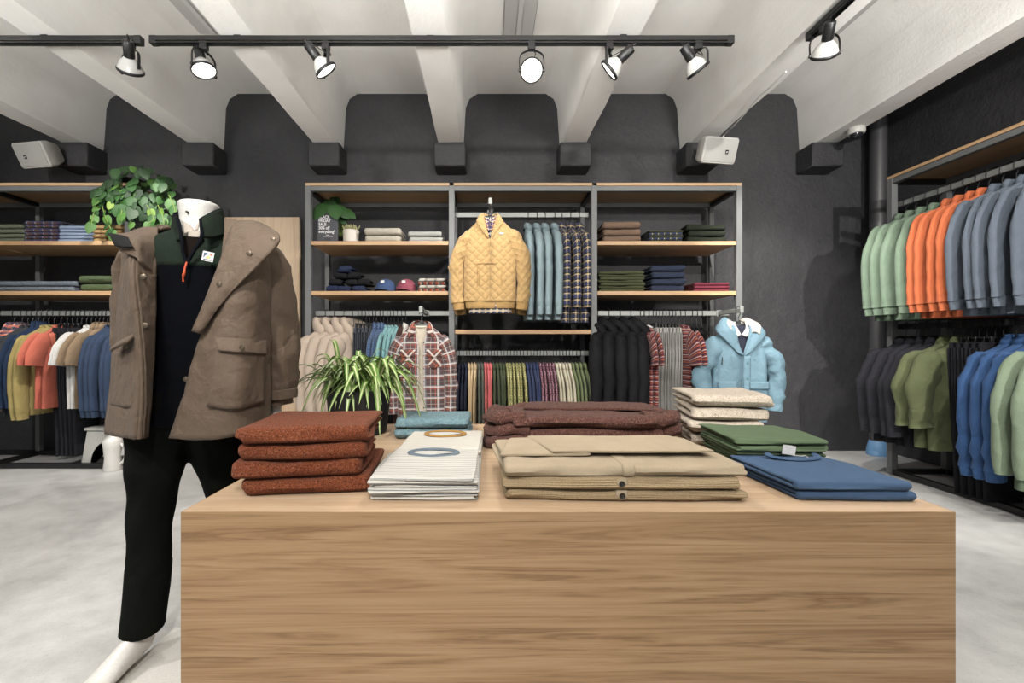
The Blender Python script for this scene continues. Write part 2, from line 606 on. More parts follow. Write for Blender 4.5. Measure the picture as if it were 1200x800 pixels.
def folded(w, d, n, t, seed=0, nx=22, rnd=None, wav=.006, skew=0.0, taper=0.0):
    g = G()
    c = fold_profile(d, n, t)
    if n == 1:
        c = [(y, z) for y, z in c]
    C = np.array(c)
    T_ = np.gradient(C, axis=0)
    T_ /= np.linalg.norm(T_, axis=1)[:, None] + 1e-9
    Nn = np.stack([-T_[:, 1], T_[:, 0]], 1)
    rnd = rnd or t * .8
    H = n * t
    rows = []
    xs = np.concatenate([-w / 2 + rnd * (1 - np.cos(np.linspace(0, PI / 2, 5))), np.linspace(-w / 2 + rnd, w / 2 - rnd, nx)[1:-1], w / 2 - rnd * (1 - np.cos(np.linspace(PI / 2, 0, 5)))])
    N = len(C)
    endk = np.ones(N)
    for k, v in enumerate((.35, .75, .93)):
        endk[k] = endk[N - 1 - k] = v
    for x in xs:
        e = max(0.0, (abs(x) - (w / 2 - rnd)) / rnd)
        s = math.sqrt(max(0.02, 1 - e * e))
        row = []
        half = t * .475 * s * endk
        for sgn, order in ((1, range(N)), (-1, range(N - 1, -1, -1))):
            for i in order:
                y, z = C[i] + sgn * Nn[i] * half[i]
                k = z / H
                lay = int(C[i][1] / t)
                ns = noise.noise(Vector((x * 5 + seed * 7.3, y * 5, seed * 1.7 + lay * .6)))
                n2 = noise.noise(Vector((x * 14 + seed * 3.3, y * 11, seed * 2.7)))
                dx = noise.noise(Vector((lay * 3.1 + seed, seed * 5.2, y * 3))) * wav * 1.6
                zz = z + (ns * .7 + n2 * .3) * wav * k * (1.0 if sgn * Nn[i][1] > -.5 or k > .2 else .2)
                yy = y + noise.noise(Vector((x * 4 + seed, lay * .9, seed * 3 + 9))) * wav * 1.2 + (1 - s) * min(rnd, .03) * 1.1 * (1 - 2 * y / d)
                row.append((x * (1 - taper * y / d) + dx * min(1, abs(x) / (w * .3)) + skew * y, yy, max(zz, .0008)))
        rows.append(row)
    g.grid(rows, True, True, True)
    # v follows the profile, u the width: swap so that stripes run across the fold
    g.uv = [(-b, a) for a, b in g.uv]
    return g


POS = {1: ['single'], 2: ['upper', 'lower']}


def pos_word(i, n):
    """i counts from the bottom"""
    if n == 1:
        return 'single'
    if n == 2:
        return ('lower', 'upper')[i]
    if i == 0:
        return 'bottom'
    if i == n - 1:
        return 'topmost'
    return ORD[n - 1 - i] + ' from top'


def stack(name, desc, cat, mats, n, x, y, z, w, d, h, layers, where, group, yaw=0.0, jit=.01, wav=.005, nx=16, extra=None, seed=0, skew=0.0, share=0):
    if not isinstance(mats, (list, tuple)):
        mats = [mats]
    out, protos = [], {}
    rs = random.Random(seed * 13 + n)
    zz = z + .001
    for i in range(n):
        lab = ('%s %s of %s %s' % (pos_word(i, n), desc, NUM[n], where)) if n > 1 else '%s %s' % (desc, where)
        mt = mats[i % len(mats)]
        key = i % share if share else i
        if share and (key, mt.name) in protos:
            o = dup(protos[(key, mt.name)])
            tag(o, lab, cat, group)
        else:
            o = mk(name, folded(w * rs.uniform(.97, 1.03), d * rs.uniform(.96, 1.02), layers, h * .94 / layers, seed * 3.7 + i * 1.31, nx, wav=wav, skew=skew), mt)
            tag(o, lab, cat, group if n > 1 else None)
            protos[(key, mt.name)] = o
        o.location = (x + rs.uniform(-jit, jit), y + rs.uniform(-jit, jit) * .6, zz)
        o.rotation_euler = (0, 0, yaw + rs.uniform(-1, 1) * jit * 2)
        zz += h * 1.0
        if extra:
            extra(o, i, n, w, d, h)
        out.append(o)
    return out


def grp(n, s):
    return s if n > 1 else None


rust = tweed('rust flecked wool', [(36, 24, 28), (96, 50, 32), (134, 72, 44), (150, 84, 52), (150, 130, 128)], 330, .9, 150)
oat = tweed('oatmeal flecked wool', [(118, 104, 92), (196, 182, 164), (214, 202, 186), (222, 212, 198)], 210, .6)
brownw = tweed('brown flecked wool', [(38, 22, 20), (80, 52, 46), (104, 70, 60), (156, 124, 112)], 260, .8, 110)
tealw = tweed('teal flecked wool', [(70, 98, 110), (104, 134, 144), (128, 156, 162), (160, 178, 180)], 260, .6)
beigek = fabric('beige fine knit', (184, 164, 132), .08, 420, .4, .15)
greenj = fabric('sage green jersey', (92, 116, 80), .06, 500, .12, .2)
bluej = fabric('blue cotton jersey', (66, 98, 138), .07, 500, .12, .2)

def rib(name, c, period=.006):
    t = NT(name)
    uv = t.coord('UV')
    sp = t.n('ShaderNodeSeparateXYZ'); t.link(uv, sp.inputs[0])
    wv = t.math('SINE', t.math('MULTIPLY', sp.outputs[1], 2 * PI / period))
    fine = t.noise(t.coord(), 300, 2)
    return t.fin(t.ramp(fine, [(.3, shade(c, .92)), (.7, shade(c, 1.08))]), .9, t.bump(wv, .5, .002), sheen=.03, spec=.2)
beige_rib = rib('beige ribbed knit', (174, 153, 120))

stack('sweater', 'rust flecked wool sweater', 'sweater', rust, 4, -.512, 1.225, TZ, .345, .36, .0475, 2, 'on the table beside the white tees', 'rust wool sweaters on the table', yaw=R(7), jit=.016, wav=.014, nx=26, seed=1)

# white striped tees
def tee_mat(name, stripe, period=.019):
    t = NT(name)
    uv = t.coord('UV')
    sp = t.n('ShaderNodeSeparateXYZ'); t.link(uv, sp.inputs[0])
    mk_ = stripes(t, sp.outputs[1], period, .2, .0026)
    col = t.mix(t.math('MULTIPLY', mk_, .75), lin((214, 211, 203)), lin(stripe))
    return t.fin(col, .9, t.bump(t.noise(t.coord(), 14, 3), .25, .02), spec=.25)
tee_blue, tee_must = tee_mat('white jersey with slate stripe', (92, 104, 116)), tee_mat('white jersey with tan stripe', (196, 176, 140))
neck_blue, neck_must = fabric('slate rib', (104, 122, 136), .05, 500), fabric('mustard rib', (176, 126, 52), .05, 500)
white_cloth = fabric('white cotton', (208, 206, 200), .03, 500, .12)

def neck_ring(col, rx=.085, ry=.045, yy=.17):
    def fn(o, i, n, w, d, h):
        if i != n - 1:
            return
        g = G()
        ring = [(rx * math.cos(a), yy + ry * math.sin(a), h + .004 + .004 * math.sin(a)) for a in np.linspace(0, 2 * PI, 28)[:-1]]
        g.tube(ring, [(.010, .004)] * len(ring), 8, closed=True, up=(0, 0, 1))
        p = mk('neckband', g, col, o)
        p['label'] = 'coloured ribbed neckband'
        g = G()
        g.grid([[(rx * .85 * r * math.cos(a), yy + ry * .8 * r * math.sin(a), h + .0045 + .004 * noise.noise(Vector((a, r * 3, 1)))) for a in np.linspace(0, 2 * PI, 20)] for r in (.02, .5, 1)])
        mk('inner_back', g, white_cloth, o)
    return fn

stack('striped_tee', 'white tee with thin slate stripes', 't-shirt', tee_blue, 6, -.165, 1.178, TZ, .285, .33, .0108, 2, 'at the table front', 'white tees with slate neckbands', jit=.009, wav=.008, nx=20, extra=neck_ring(neck_blue, .075, .03, .25), seed=2)
stack('striped_tee', 'white tee with mustard neck', 't-shirt', tee_must, 5, -.17, 1.53, TZ, .29, .33, .0115, 2, 'behind the slate-striped tees', 'white tees with mustard neckbands', jit=.009, wav=.008, nx=20, extra=neck_ring(neck_must, .075, .035, .23), seed=3)
stack('sweater', 'teal flecked wool sweater', 'sweater', tealw, 2, -.24, 1.925, TZ, .325, .3, .046, 2, 'behind the white tees', 'teal wool sweaters on the table', yaw=R(-2), jit=.008, wav=.008, nx=20, seed=4)

# beige cardigans, placket and button on the front fold
def cardi_extra(o, i, n, w, d, h):
    g = folded(.036, .16, 2, h / 2 * 1.06, 3.3 + i, 8, rnd=.006, wav=.001)
    g.xform(Matrix.Translation((.005 + .012 * i - .02, -.0045, -.0003)))
    mk('button_placket', g, beigek, o)
    for k in range(1 if i < n - 1 else 0):
        g = G()
        mt = Matrix.Translation((.005 + .012 * i - .02, -.0035, h * .55)) @ Matrix.Rotation(PI / 2, 4, 'X')
        if k == 1:
            mt = Matrix.Translation((-.004, .055, h * 1.06)) @ Matrix.Rotation(0, 4, 'X')
        g.lathe([(.0005, .004), (.005, .0036), (.0075, .005), (.0082, .003), (.007, 0), (.0005, 0)], mat=mt, n=16)
        b = mk('button', g, M['button'], o)
        b['label'] = 'dark round button'
    if i == n - 1:
        for sx, x0, sk in ((.47, .06, -.25), (.26, -.2, .2)):
            g = folded(sx, .23, 1, .017, 8.8 + sx, 20, wav=.006, skew=sk)
            g.xform(Matrix.Translation((x0, .075, h - .002 + (.008 if sx > .3 else 0))))
            mk('folded_sleeve', g, beigek, o)
stack('cardigan', 'beige ribbed cardigan with dark button', 'cardigan', [beige_rib, beige_rib, beigek], 3, .366, 1.165, TZ, .63, .37, .032, 2, 'at the table front', 'beige cardigans on the table', jit=.014, wav=.014, nx=32, extra=cardi_extra, seed=5, skew=-.04)

def brown_extra(o, i, n, w, d, h):
    for s in (-1, 1):
        g = G()
        pth = cr([(s * (w / 2 - .05), .05, h * .6), (s * (w / 2 + .055), .07, h * .55), (s * (w / 2 + .075 + .01 * i), .17, h * .5), (s * (w / 2 + .04), .29, h * .55), (s * (w / 2 - .07), .33, h * .7)], 22)
        g.tube(pth, [(.036, h * .6)] * 22, 12, wob=.02, seed=i * 3 + s, up=(0, 0, 1))
        mk('bunched_sleeve', g, brownw, o)
    if i == n - 1:
        g = folded(.54, .22, 1, .02, 4.4, 22, wav=.01, skew=.15)
        g.xform(Matrix.Translation((.03, .14, h - .003)))
        mk('folded_front', g, brownw, o)
stack('cardigan', 'brown flecked wool cardigan', 'cardigan', brownw, 3, .39, 1.70, TZ, .56, .38, .046, 2, 'on the table middle', 'brown wool cardigans on the table', jit=.022, wav=.02, nx=30, extra=brown_extra, seed=6)
stack('sweater', 'oatmeal flecked wool sweater', 'sweater', oat, 4, .99, 1.79, TZ, .3, .4, .053, 2, 'at the back of the table', 'oatmeal wool sweaters on the table', yaw=R(-9), jit=.016, wav=.015, nx=22, seed=7)
stack('sweatshirt', 'sage green jersey sweatshirt', 'sweatshirt', greenj, 5, .985, 1.46, TZ, .29, .3, .0205, 2, 'between oatmeal wool and blue tees', 'sage green sweatshirts on the table', yaw=R(-4), jit=.011, wav=.011, nx=22, seed=8)
def blue_extra(o, i, n, w, d, h):
    if i != n - 1:
        return
    g = G()
    ring = [(.0 + .075 * math.cos(a), .25 + .03 * math.sin(a), h + .006 + .006 * math.sin(a)) for a in np.linspace(PI * .9, 2.1 * PI, 22)]
    g.tube(ring, [(.011, .005)] * 22, 8, up=(0, 0, 1))
    mk('neckband', g, bluej, o)
    g = G(); g.box(-.03, .012, .262, .264, h + .004, h + .034, .0005, mat=Matrix.Rotation(R(8), 4, 'Y'))
    p = mk('price_tag', g, M['white_print'], o); p['label'] = 'small white paper tag'
    g = G(); g.tube(cr([(.0, .25, h + .006), (.02, .235, h + .008), (.035, .243, h + .007), (.028, .22, h + .007)], 14), .0016, 6)
    p = mk('tag_string', g, white_cloth, o)
stack('sweatshirt', 'blue cotton sweatshirt', 'sweatshirt', bluej, 2, .98, 1.172, TZ, .3, .3, .027, 2, 'at the table front corner', 'blue sweatshirts on the table', yaw=R(-3), jit=.01, wav=.007, nx=24, extra=blue_extra, seed=9, skew=-.1)

# --- shelf piles
def sx(px):
    return (px - VX) / 140.5
def shelf_pile(name, desc, cat, mats, n, p0, p1, z, hpx, where, layers=2, d=.28, seed=0, **k):
    k.setdefault('wav', .005)
    w = (p1 - p0) / 140.5
    h = hpx / 141.0 / n
    stack(name, desc, cat, mats, n, sx((p0 + p1) / 2), 3.69, z, w, d, h, layers, where, '%s%s %s' % (desc, '' if desc.endswith(('s', 'lining')) else 's', where), jit=.008, nx=12, seed=seed, share=2 if n > 2 else 0, **k)

fb = fabric
plaid_brn = plaid('brown navy plaid', (104, 70, 58), [(.07, 0, .03, (52, 62, 96)), (.07, .6, .006, (214, 214, 220))], [(.07, 0, .03, (44, 54, 88)), (.07, .55, .006, (214, 214, 220))])
denim_l = fabric('pale blue chambray', (138, 160, 192), .08, 400, .2)
shelf_pile('shirt', 'olive shirt', 'shirt', fb('dusty olive', (106, 112, 90)), 4, -4, 29, Z1, 22, 'on upper shelf behind mannequin', seed=11)
shelf_pile('flannel_shirt', 'brown and navy plaid shirt', 'shirt', plaid_brn, 6, 29, 71, Z1, 26, 'on upper shelf behind mannequin', seed=12, wav=.008)
shelf_pile('shirt', 'pale blue chambray shirt', 'shirt', denim_l, 5, 70, 111, Z1, 20, 'on upper shelf behind mannequin', seed=13)
shelf_pile('trousers', 'mustard folded chinos', 'trousers', fb('mustard twill', (176, 140, 84)), 4, 109, 147, Z1, 21, 'on the upper shelf under the plant', seed=14)
shelf_pile('sweater', 'grey-blue melange sweater', 'sweater', tweed('grey blue melange', [(70, 78, 88), (104, 114, 124), (142, 150, 156)], 260, .5), 2, -5, 88, Z2, 13, 'on lower shelf behind mannequin', seed=15)
shelf_pile('sweater', 'moss green wool sweater', 'sweater', tweed('moss wool', [(56, 68, 46), (82, 96, 66), (100, 114, 82)], 260, .5), 2, 92, 143, Z2, 20, 'on lower shelf behind mannequin', seed=16)
shelf_pile('sweater', 'cream wool sweater', 'sweater', fb('cream wool', (190, 182, 164)), 2, 427, 470, Z1, 18, 'on the shelf beside the ceramic pot', seed=17, wav=.008)
shelf_pile('sweater', 'pale grey sweater', 'sweater', fb('pale grey wool', (178, 180, 174)), 2, 479, 519, Z1, 14, 'on the shelf near the yellow pullover', seed=18)
pl_red, pl_wht = plaid('red charcoal plaid', (66, 58, 56), [(.05, 0, .022, (170, 64, 44)), (.05, .55, .008, (200, 190, 176))], [(.06, .1, .02, (150, 60, 44))]), plaid('cream check', (196, 192, 182), [(.08, .3, .02, (120, 112, 106))], [(.08, 0, .01, (140, 130, 120))])
shelf_pile('flannel_shirt', 'folded red or cream checked shirt', 'shirt', [pl_red, pl_wht], 4, 490, 522, Z2, 16, 'beside the pink cap', seed=19)
shelf_pile('sweatshirt', 'tan brown sweatshirt', 'sweatshirt', fb('tan brown', (132, 104, 84)), 3, 706, 750, Z1, 25, 'on the upper shelf', seed=20, wav=.008)
shelf_pile('lined_shirt', 'olive shirt with plaid lining', 'shirt', [fb('olive drab', (72, 76, 58)), plaid('navy cream plaid', (70, 72, 66), [(.05, 0, .02, (44, 60, 110)), (.05, .5, .006, (206, 200, 180))], [(.05, .2, .02, (40, 50, 80))])], 5, 761, 800, Z1, 15, 'on the upper shelf', seed=21)
shelf_pile('sweatshirt', 'dark forest green sweatshirt', 'sweatshirt', fb('forest green', (44, 50, 40)), 3, 806, 851, Z1, 22, 'on the upper shelf', seed=22, wav=.008)
shelf_pile('trousers', 'crumpled olive cargo trousers', 'trousers', fb('cargo olive', (76, 82, 50), wrinkle=.6), 7, 702, 755, Z2, 24, 'on the lower shelf', seed=23, wav=.012)
shelf_pile('sweater', 'navy cable-knit sweater', 'sweater', rib('navy cable', (50, 58, 78), .022), 4, 764, 804, Z2, 32, 'on the lower shelf', seed=24, wav=.009)
shelf_pile('polo_shirt', 'burgundy polo shirt', 'shirt', fb('burgundy pique', (122, 36, 56)), 3, 813, 854, Z2, 11, 'at the end of the lower shelf', seed=25)

# dark beanies
bl_nav, bl_blk = fb('navy knit', (46, 56, 86)), fb('black knit', (36, 36, 40))
spots = [(384, 0, 0, bl_nav), (398, 0, 0, bl_nav), (416, 0, 0, bl_nav), (388, 8, 1, bl_blk), (406, 8, 1, bl_blk), (420, 9, 1, bl_blk), (393, 15, 2, bl_blk), (410, 15, 2, bl_blk), (396, 22, 3, bl_nav)]
for i, (px, up, lv, m) in enumerate(spots):
    o = mk('beanie', folded(.115, .2, 2, .027, 40 + i, 10, rnd=.03, wav=.012), m)
    o.location = (sx(px) + .03, 3.69 + .01 * lv, Z2 + .001 + lv * .055)
    o.rotation_euler = (0, 0, R(-6 + 3 * (i % 4)))
    row = ['bottom', 'second', 'third', 'top'][lv]
    k = [s[2] for s in spots[:i]].count(lv)
    tag(o, ('%s %s folded beanie in the %s row beside the blue cap' % (ORD[k], 'navy' if m is bl_nav else 'black', row)) if lv < 3 else 'navy folded beanie crowning the dark beanie heap beside the blue cap', 'beanie', 'folded beanies on the shelf')

def cap(px, col, label):
    t = thing('baseball_cap', label, 'cap', (sx(px), 3.8, Z2 + .001), R(-6))
    m = fabric(label, col, .08, 400, .2)
    g = G()
    rows = []
    for i in range(13):
        a = i / 12 * PI / 2
        rr, z = math.cos(a) ** .8, math.sin(a) ** .95
        rows.append([(.088 * rr * math.cos(th) * (1 - .012 * abs(math.sin(3 * th))), .1 * rr * math.sin(th) * (1 - .012 * abs(math.sin(3 * th))), .012 + .105 * z) for th in np.linspace(0, 2 * PI, 49)[:-1]])
    g.grid(rows, True, False, True)
    mk('crown', g, m, t, solid=.003)
    g = G(); g.lathe([(.001, .122), (.008, .121), (.009, .118), (.001, .116)], n=14); mk('top_button', g, m, t)
    rows = []
    for i in range(8):
        s = i / 7
        rows.append([((.078 - .006 * s) * u, -.1 * math.sqrt(max(0, 1 - (u * .86) ** 2)) - .062 * s * (1 - .35 * u * u), .02 - .018 * u * u * (1 + .0 * s) - .012 * s + .01) for u in np.linspace(-1, 1, 17)])
    g = G(); g.grid(rows); mk('brim', g, m, t, solid=.004)
    g = G(); g.box(-.016, .016, -.093, -.089, .055, .077, .001, mat=Matrix.Rotation(R(-12), 4, 'X') @ Matrix.Translation((0, -.012, .0)))
    p = mk('patch_label', g, M['white_print'], t); p['label'] = 'small white woven patch'
cap(449, (62, 88, 138), 'blue baseball cap with white patch on the shelf')
cap(474, (166, 76, 96), 'pink baseball cap with white patch on the shelf')

# ------------------------------------------------------------------ hanging clothes
def spow(v, p):
    return math.copysign(abs(v) ** p, v)


def body_rows(W, T, zhem, n=36, nz=30, flare=.0, gap=None, folds=.012, seed=0.0, p=.72, neck=.062, ztop=-.118, inner=True, hemT=1.1, sh_drop=0.0):
    ctrl = [(ztop, neck, T * .9), (ztop - .014, neck + .02, T), (ztop - .036 - sh_drop * .5, neck + .055, T * 1.02), (ztop - .068 - sh_drop, W * .8, T * 1.04), (ztop - .1 - sh_drop, W * .95, T * 1.02), (ztop - .155 - sh_drop, W, T * 1.05),
            (ztop - .24, W * (1 + flare * .3), T * 1.12), ((zhem + ztop - .24) / 2, W * (1 + flare * .6), T * 1.12), (zhem + .05, W * (1 + flare), T * hemT), (zhem, W * (1 + flare), T * hemT)]
    C = cr(ctrl, nz)
    rows = []
    for z, w, t in C:
        z, w, t = float(z), float(max(w, .02)), float(max(t, .006))
        if gap:
            gw = gap(z)
            d = math.asin(min(.95, (min(.95, gw / w)) ** (1 / p)))
            ths = np.linspace(-PI / 2 + d, 3 * PI / 2 - d, n)
        else:
            ths = -PI / 2 + 2 * PI * np.arange(n) / n
        k = min(1, max(0, (ztop - .06 - z) / .15))
        row = []
        for th in ths:
            c, s = math.cos(th), math.sin(th)
            x, y = w * spow(c, p), t * spow(s, p)
            ns = noise.noise(Vector((c * 2.3 + seed * 3.1, s * 2.3, z * 2.2 + seed)))
            n2 = noise.noise(Vector((c * 5 + seed, s * 5 + seed * 2.1, z * 5)))
            f = (ns * .8 + n2 * .45 + .7 * (.4 - 1.6 * abs(noise.noise(Vector((c * 3.1 + seed * 2, s * 1.5, z * 1.6 + c + seed)))))) * folds * k
            row.append((x * (1 + f * .5 / max(w, .05)), y + s * f * min(1, t / .03), z))
        rows.append(row)
    if inner and not gap:
        last = rows[-1]
        rows.append([(x * .96, y * .75, z + .004) for x, y, z in last])
        rows.append([(x * .92, y * .6, z + .06) for x, y, z in last])
    return rows


def sleeve_geo(s, W, T, L, r0, r1, seed, flare=.045, fwd=0.0, n=14, nz=20, wob=.008, bulge=0.0, ztop=-.2, short=False, bend=.0):
    if short:
        pth = [(s * (W - .075), 0, ztop - .03), (s * (W - .025), 0, ztop - .045), (s * (W + .03), fwd, ztop - .1), (s * (W + .062), fwd, ztop - .18), (s * (W + .07), fwd, ztop - .23)]
    else:
        pth = [(s * (W - .085), 0, ztop - .028), (s * (W - .04), 0, ztop - .045), (s * (W - .005), fwd * .2, ztop - .1), (s * (W + flare * .75), fwd * .4, ztop - .2), (s * (W + flare + bend), fwd * .8, ztop - L * .55), (s * (W + flare * .95), fwd, ztop - L * .82), (s * (W + flare * .8), fwd, ztop - L)]
    pth = cr(pth, nz)
    rr = []
    for i in range(nz):
        u = i / (nz - 1)
        r = r0 * (1 - u) + r1 * u + bulge * math.sin(PI * min(1, u * 1.15)) ** 2
        e = min(1, u * 3.2 + .42)
        rr.append((r * e, min(T * (1.05 - .15 * u) + bulge * .5 * math.sin(PI * u), r) * e))
    g = G()
    g.tube(pth, rr, n, wob=wob, seed=seed, up=(0, 1, 0))
    return g, pth, rr


def garment(name, label, cat, m, L=.68, W=.215, T=.03, sl=.56, r0=.075, r1=.05, short=False, collar='crew', seed=0.0, flare=.0, folds=.014, cuff=None, band=None, neckm=None, gap=None, bulge=0.0, wob=.008, hd=1, group=None, sflare=.04, pockets=False, bend=0.0, solid=.005, sh_drop=0.0):
    t = thing(name, label, cat, group=group)
    zt = -.118
    zh = zt - L
    n, nz = (40, 34) if hd > 1 else (24, 20)
    g = G(); g.grid(body_rows(W, T, zh, n, nz, flare, gap, folds, seed, sh_drop=sh_drop), closed=not gap)
    o = mk('body', g, m, t, solid=solid if gap else 0, ang=70)
    if sl:
        for s in (-1, 1):
            g, pth, rr = sleeve_geo(s, W, T, sl if not short else .2, r0, r1, seed + s * 5, n=18 if hd > 1 else 12, nz=28 if hd > 1 else 14, short=short, bulge=bulge, wob=wob, flare=sflare, bend=bend, ztop=-.2 - sh_drop)
            so = mk('sleeve', g, m, t, ang=70)
            if cuff is not None and not short:
                q = [Vector(x) for x in pth[-3:]]
                d = (q[-1] - q[0]).normalized()
                e = q[-1]
                g = G()
                a, b = rr[-1]
                g.tube([e - d * .006, e + d * .003, e + d * .03, e + d * .056, e + d * .06], [(a * .9, b * .9), (a * .97, b * .97), (a * .9, b * .92), (a * .86, b * .9), (a * .7, b * .7)], 14)
                mk('cuff', g, cuff, so)
    if band is not None:
        g = G()
        w, tt = W * (1 + flare), T * 1.1
        rows = []
        for z, k in ((zh + .008, .985), (zh, 1.0), (zh - .025, .97), (zh - .05, .95), (zh - .055, .9), (zh - .03, .85)):
            rows.append([(w * k * spow(math.cos(th), .72), tt * k * spow(math.sin(th), .72), z) for th in np.linspace(0, 2 * PI, 37)[:-1]])
        g.grid(rows, True); mk('hem_band', g, band, t)
    nm = neckm or m
    if collar == 'crew':
        g = G()
        ring = [(.064 * math.cos(a), T * .95 * math.sin(a), zt + .0 + .012 * math.sin(a)) for a in np.linspace(0, 2 * PI, 25)[:-1]]
        g.tube(ring, .0085, 8, closed=True, up=(0, 0, 1)); mk('neckband', g, nm, t)
    elif collar == 'stand':
        g = G()
        rows = [[(r * math.cos(th), T * k * math.sin(th), z + .01 * math.sin(th)) for th in np.linspace(0, 2 * PI, 25)[:-1]] for r, k, z in ((.068, 1.0, zt - .012), (.064, .98, zt + .015), (.058, .94, zt + .045), (.052, .84, zt + .045), (.052, .84, zt))]
        g.grid(rows, True); mk('collar', g, nm, t)
    elif collar == 'shirt':
        g = G()
        rows = []
        for r, k, z, gp in ((.064, .95, zt - .008, .12), (.06, .9, zt + .024, .14), (.062, .95, zt + .03, .16), (.075, 1.12, zt + .012, .3), (.088, 1.25, zt - .02, .42)):
            rows.append([(r * math.cos(th), T * k * math.sin(th), z + .012 * math.sin(th)) for th in np.linspace(-PI / 2 + gp, 3 * PI / 2 - gp, 26)])
        g.grid(rows); mk('collar', g, nm, t, solid=.003)
    elif collar == 'hood':
        g = G()
        T1 = max(T, .03)
        pth = cr([(-.07, -T1 * 1.15, zt - .12), (-.105, -T1 * .7, zt - .03), (-.085, T1 * .7, zt + .025), (0, T1 * 1.5, zt + .035), (.085, T1 * .7, zt + .025), (.105, -T1 * .7, zt - .03), (.07, -T1 * 1.15, zt - .12)], 30)
        rr = [(.018 + .022 * math.sin(PI * i / 29), .022 + .03 * math.sin(PI * i / 29)) for i in range(30)]
        g.tube(pth, rr, 12, wob=.012, seed=seed, up=(0, 0, 1)); mk('hood', g, m, t)
    if pockets:
        for s in (-1, 1):
            g = G(); g.box(s * W * .45 - .05, s * W * .45 + .05, -T * 1.12 - .004, -T * .9, zt - .32, zt - .2, .004); po = mk('chest_pocket', g, m, t)
            g = G(); g.box(s * W * .45 - .053, s * W * .45 + .053, -T * 1.12 - .01, -T * .9, zt - .232, zt - .19, .003); mk('pocket_flap', g, m, po)
            g = G(); g.lathe([(.0005, .003), (.005, .002), (.006, 0)], mat=Matrix.Translation((s * W * .45, -T * 1.12 - .01, zt - .218)) @ Matrix.Rotation(PI / 2, 4, 'X'), n=10); mk('snap', g, M['rail'], po)
    return t


def trousers(name, label, cat, m, L=1.05, W=.11, T=.022, seed=0.0, group=None, taper=.25):
    t = thing(name, label, cat, group=group)
    z0 = -.125
    g = G()
    g.grid([[(w * spow(math.cos(a), .6), tt * spow(math.sin(a), .6), z) for a in np.linspace(0, 2 * PI, 25)[:-1]] for w, tt, z in ((W * .9, T * .6, z0 + .001), (W, T * .95, z0 - .003), (W * 1.01, T * .98, z0 - .04), (W * .98, T * .9, z0 - .042))], True, True, True)
    mk('waistband', g, m, t)
    for s in (-1, 1):
        g = G()
        rows = []
        for i, u in enumerate(np.linspace(0, 1, 26)):
            z = z0 - .036 - u * (L - .036)
            w = (W * 1.05 if u < .25 else W * 1.05 * (1 - taper * (u - .25) / .75))
            row = []
            for a in np.linspace(0, 2 * PI, 21)[:-1]:
                c, sn = math.cos(a), math.sin(a)
                d = noise.noise(Vector((c * 2 + seed + s, sn * 2, z * 4 + seed))) * .007
                row.append((w * spow(c, .7) + d + .012 * s * u, s * T * .52 + T * .48 * spow(sn, .7), z))
            rows.append(row)
        g.grid(rows, True, True, True)
        mk('leg', g, m, t)
    return t


# hanger: local x-z plane, origin on the rail's centre
hang0 = thing('clothes_hanger', 'black clothes hanger', 'clothes hanger')
g = G()
g.tube(cr([(-.016, 0, -.028), (-.0175, 0, 0), (-.013, 0, .023), (0, 0, .031), (.013, 0, .023), (.0165, 0, 0), (.012, 0, -.028), (.002, 0, -.046), (0, 0, -.06), (0, 0, -.112)], 34), .003, 6)
mk('hook', g, M['wire'], hang0)
def hanger_arms(g, w=.112, t=.006):
    pts = cr([(-w, 0, -.180), (-.09, 0, -.167), (-.05, 0, -.147), (0, 0, -.126), (.05, 0, -.147), (.09, 0, -.167), (w, 0, -.180)], 25)
    g.tube(pts, [(.013 if 6 < i < 18 else .010, t) for i in range(25)], 8, up=(0, 1, 0))
g = G(); hanger_arms(g)
mk('shoulder_bar', g, M['black_plastic'], hang0)
clip0 = thing('clip_hanger', 'black clip hanger', 'clothes hanger')
g = G(); g.tube(cr([(-.016, 0, -.028), (-.0175, 0, 0), (-.013, 0, .023), (0, 0, .031), (.013, 0, .023), (.0165, 0, 0), (.012, 0, -.028), (.002, 0, -.046), (0, 0, -.06), (0, 0, -.092)], 34), .003, 6)
mk('hook', g, M['wire'], clip0)
g = G(); g.tube([(-.1, 0, -.095), (.1, 0, -.095)], (.006, .005) and .005, 8); mk('clip_bar', g, M['black_plastic'], clip0)
for s in (-1, 1):
    g = G(); g.box(s * .07 - .012, s * .07 + .012, -.008, .008, -.124, -.086, .002); mk('clip', g, M['black_plastic'], clip0)
used = {'h': False, 'c': False}


def hanger(kind, loc, rz, label):
    src = hang0 if kind == 'h' else clip0
    if not used[kind]:
        used[kind] = True
        src.location = loc; src.rotation_euler = (0, 0, rz); src['label'] = label; src['group'] = 'black hangers on the rails'
        return src
    return dup(src, loc, rz, label, 'black hangers on the rails')


def broad_hanger(loc, rz, label):
    o = hanger('h', loc, rz, label)
    g = G(); g.box(-.05, .05, -.012, .012, -.142, -.098, .006, seg=2); g.box(-.016, .016, -.011, .011, -.1, -.075, .004)
    mk('hanger_neck', g, M['black_plastic'], o)
    return o


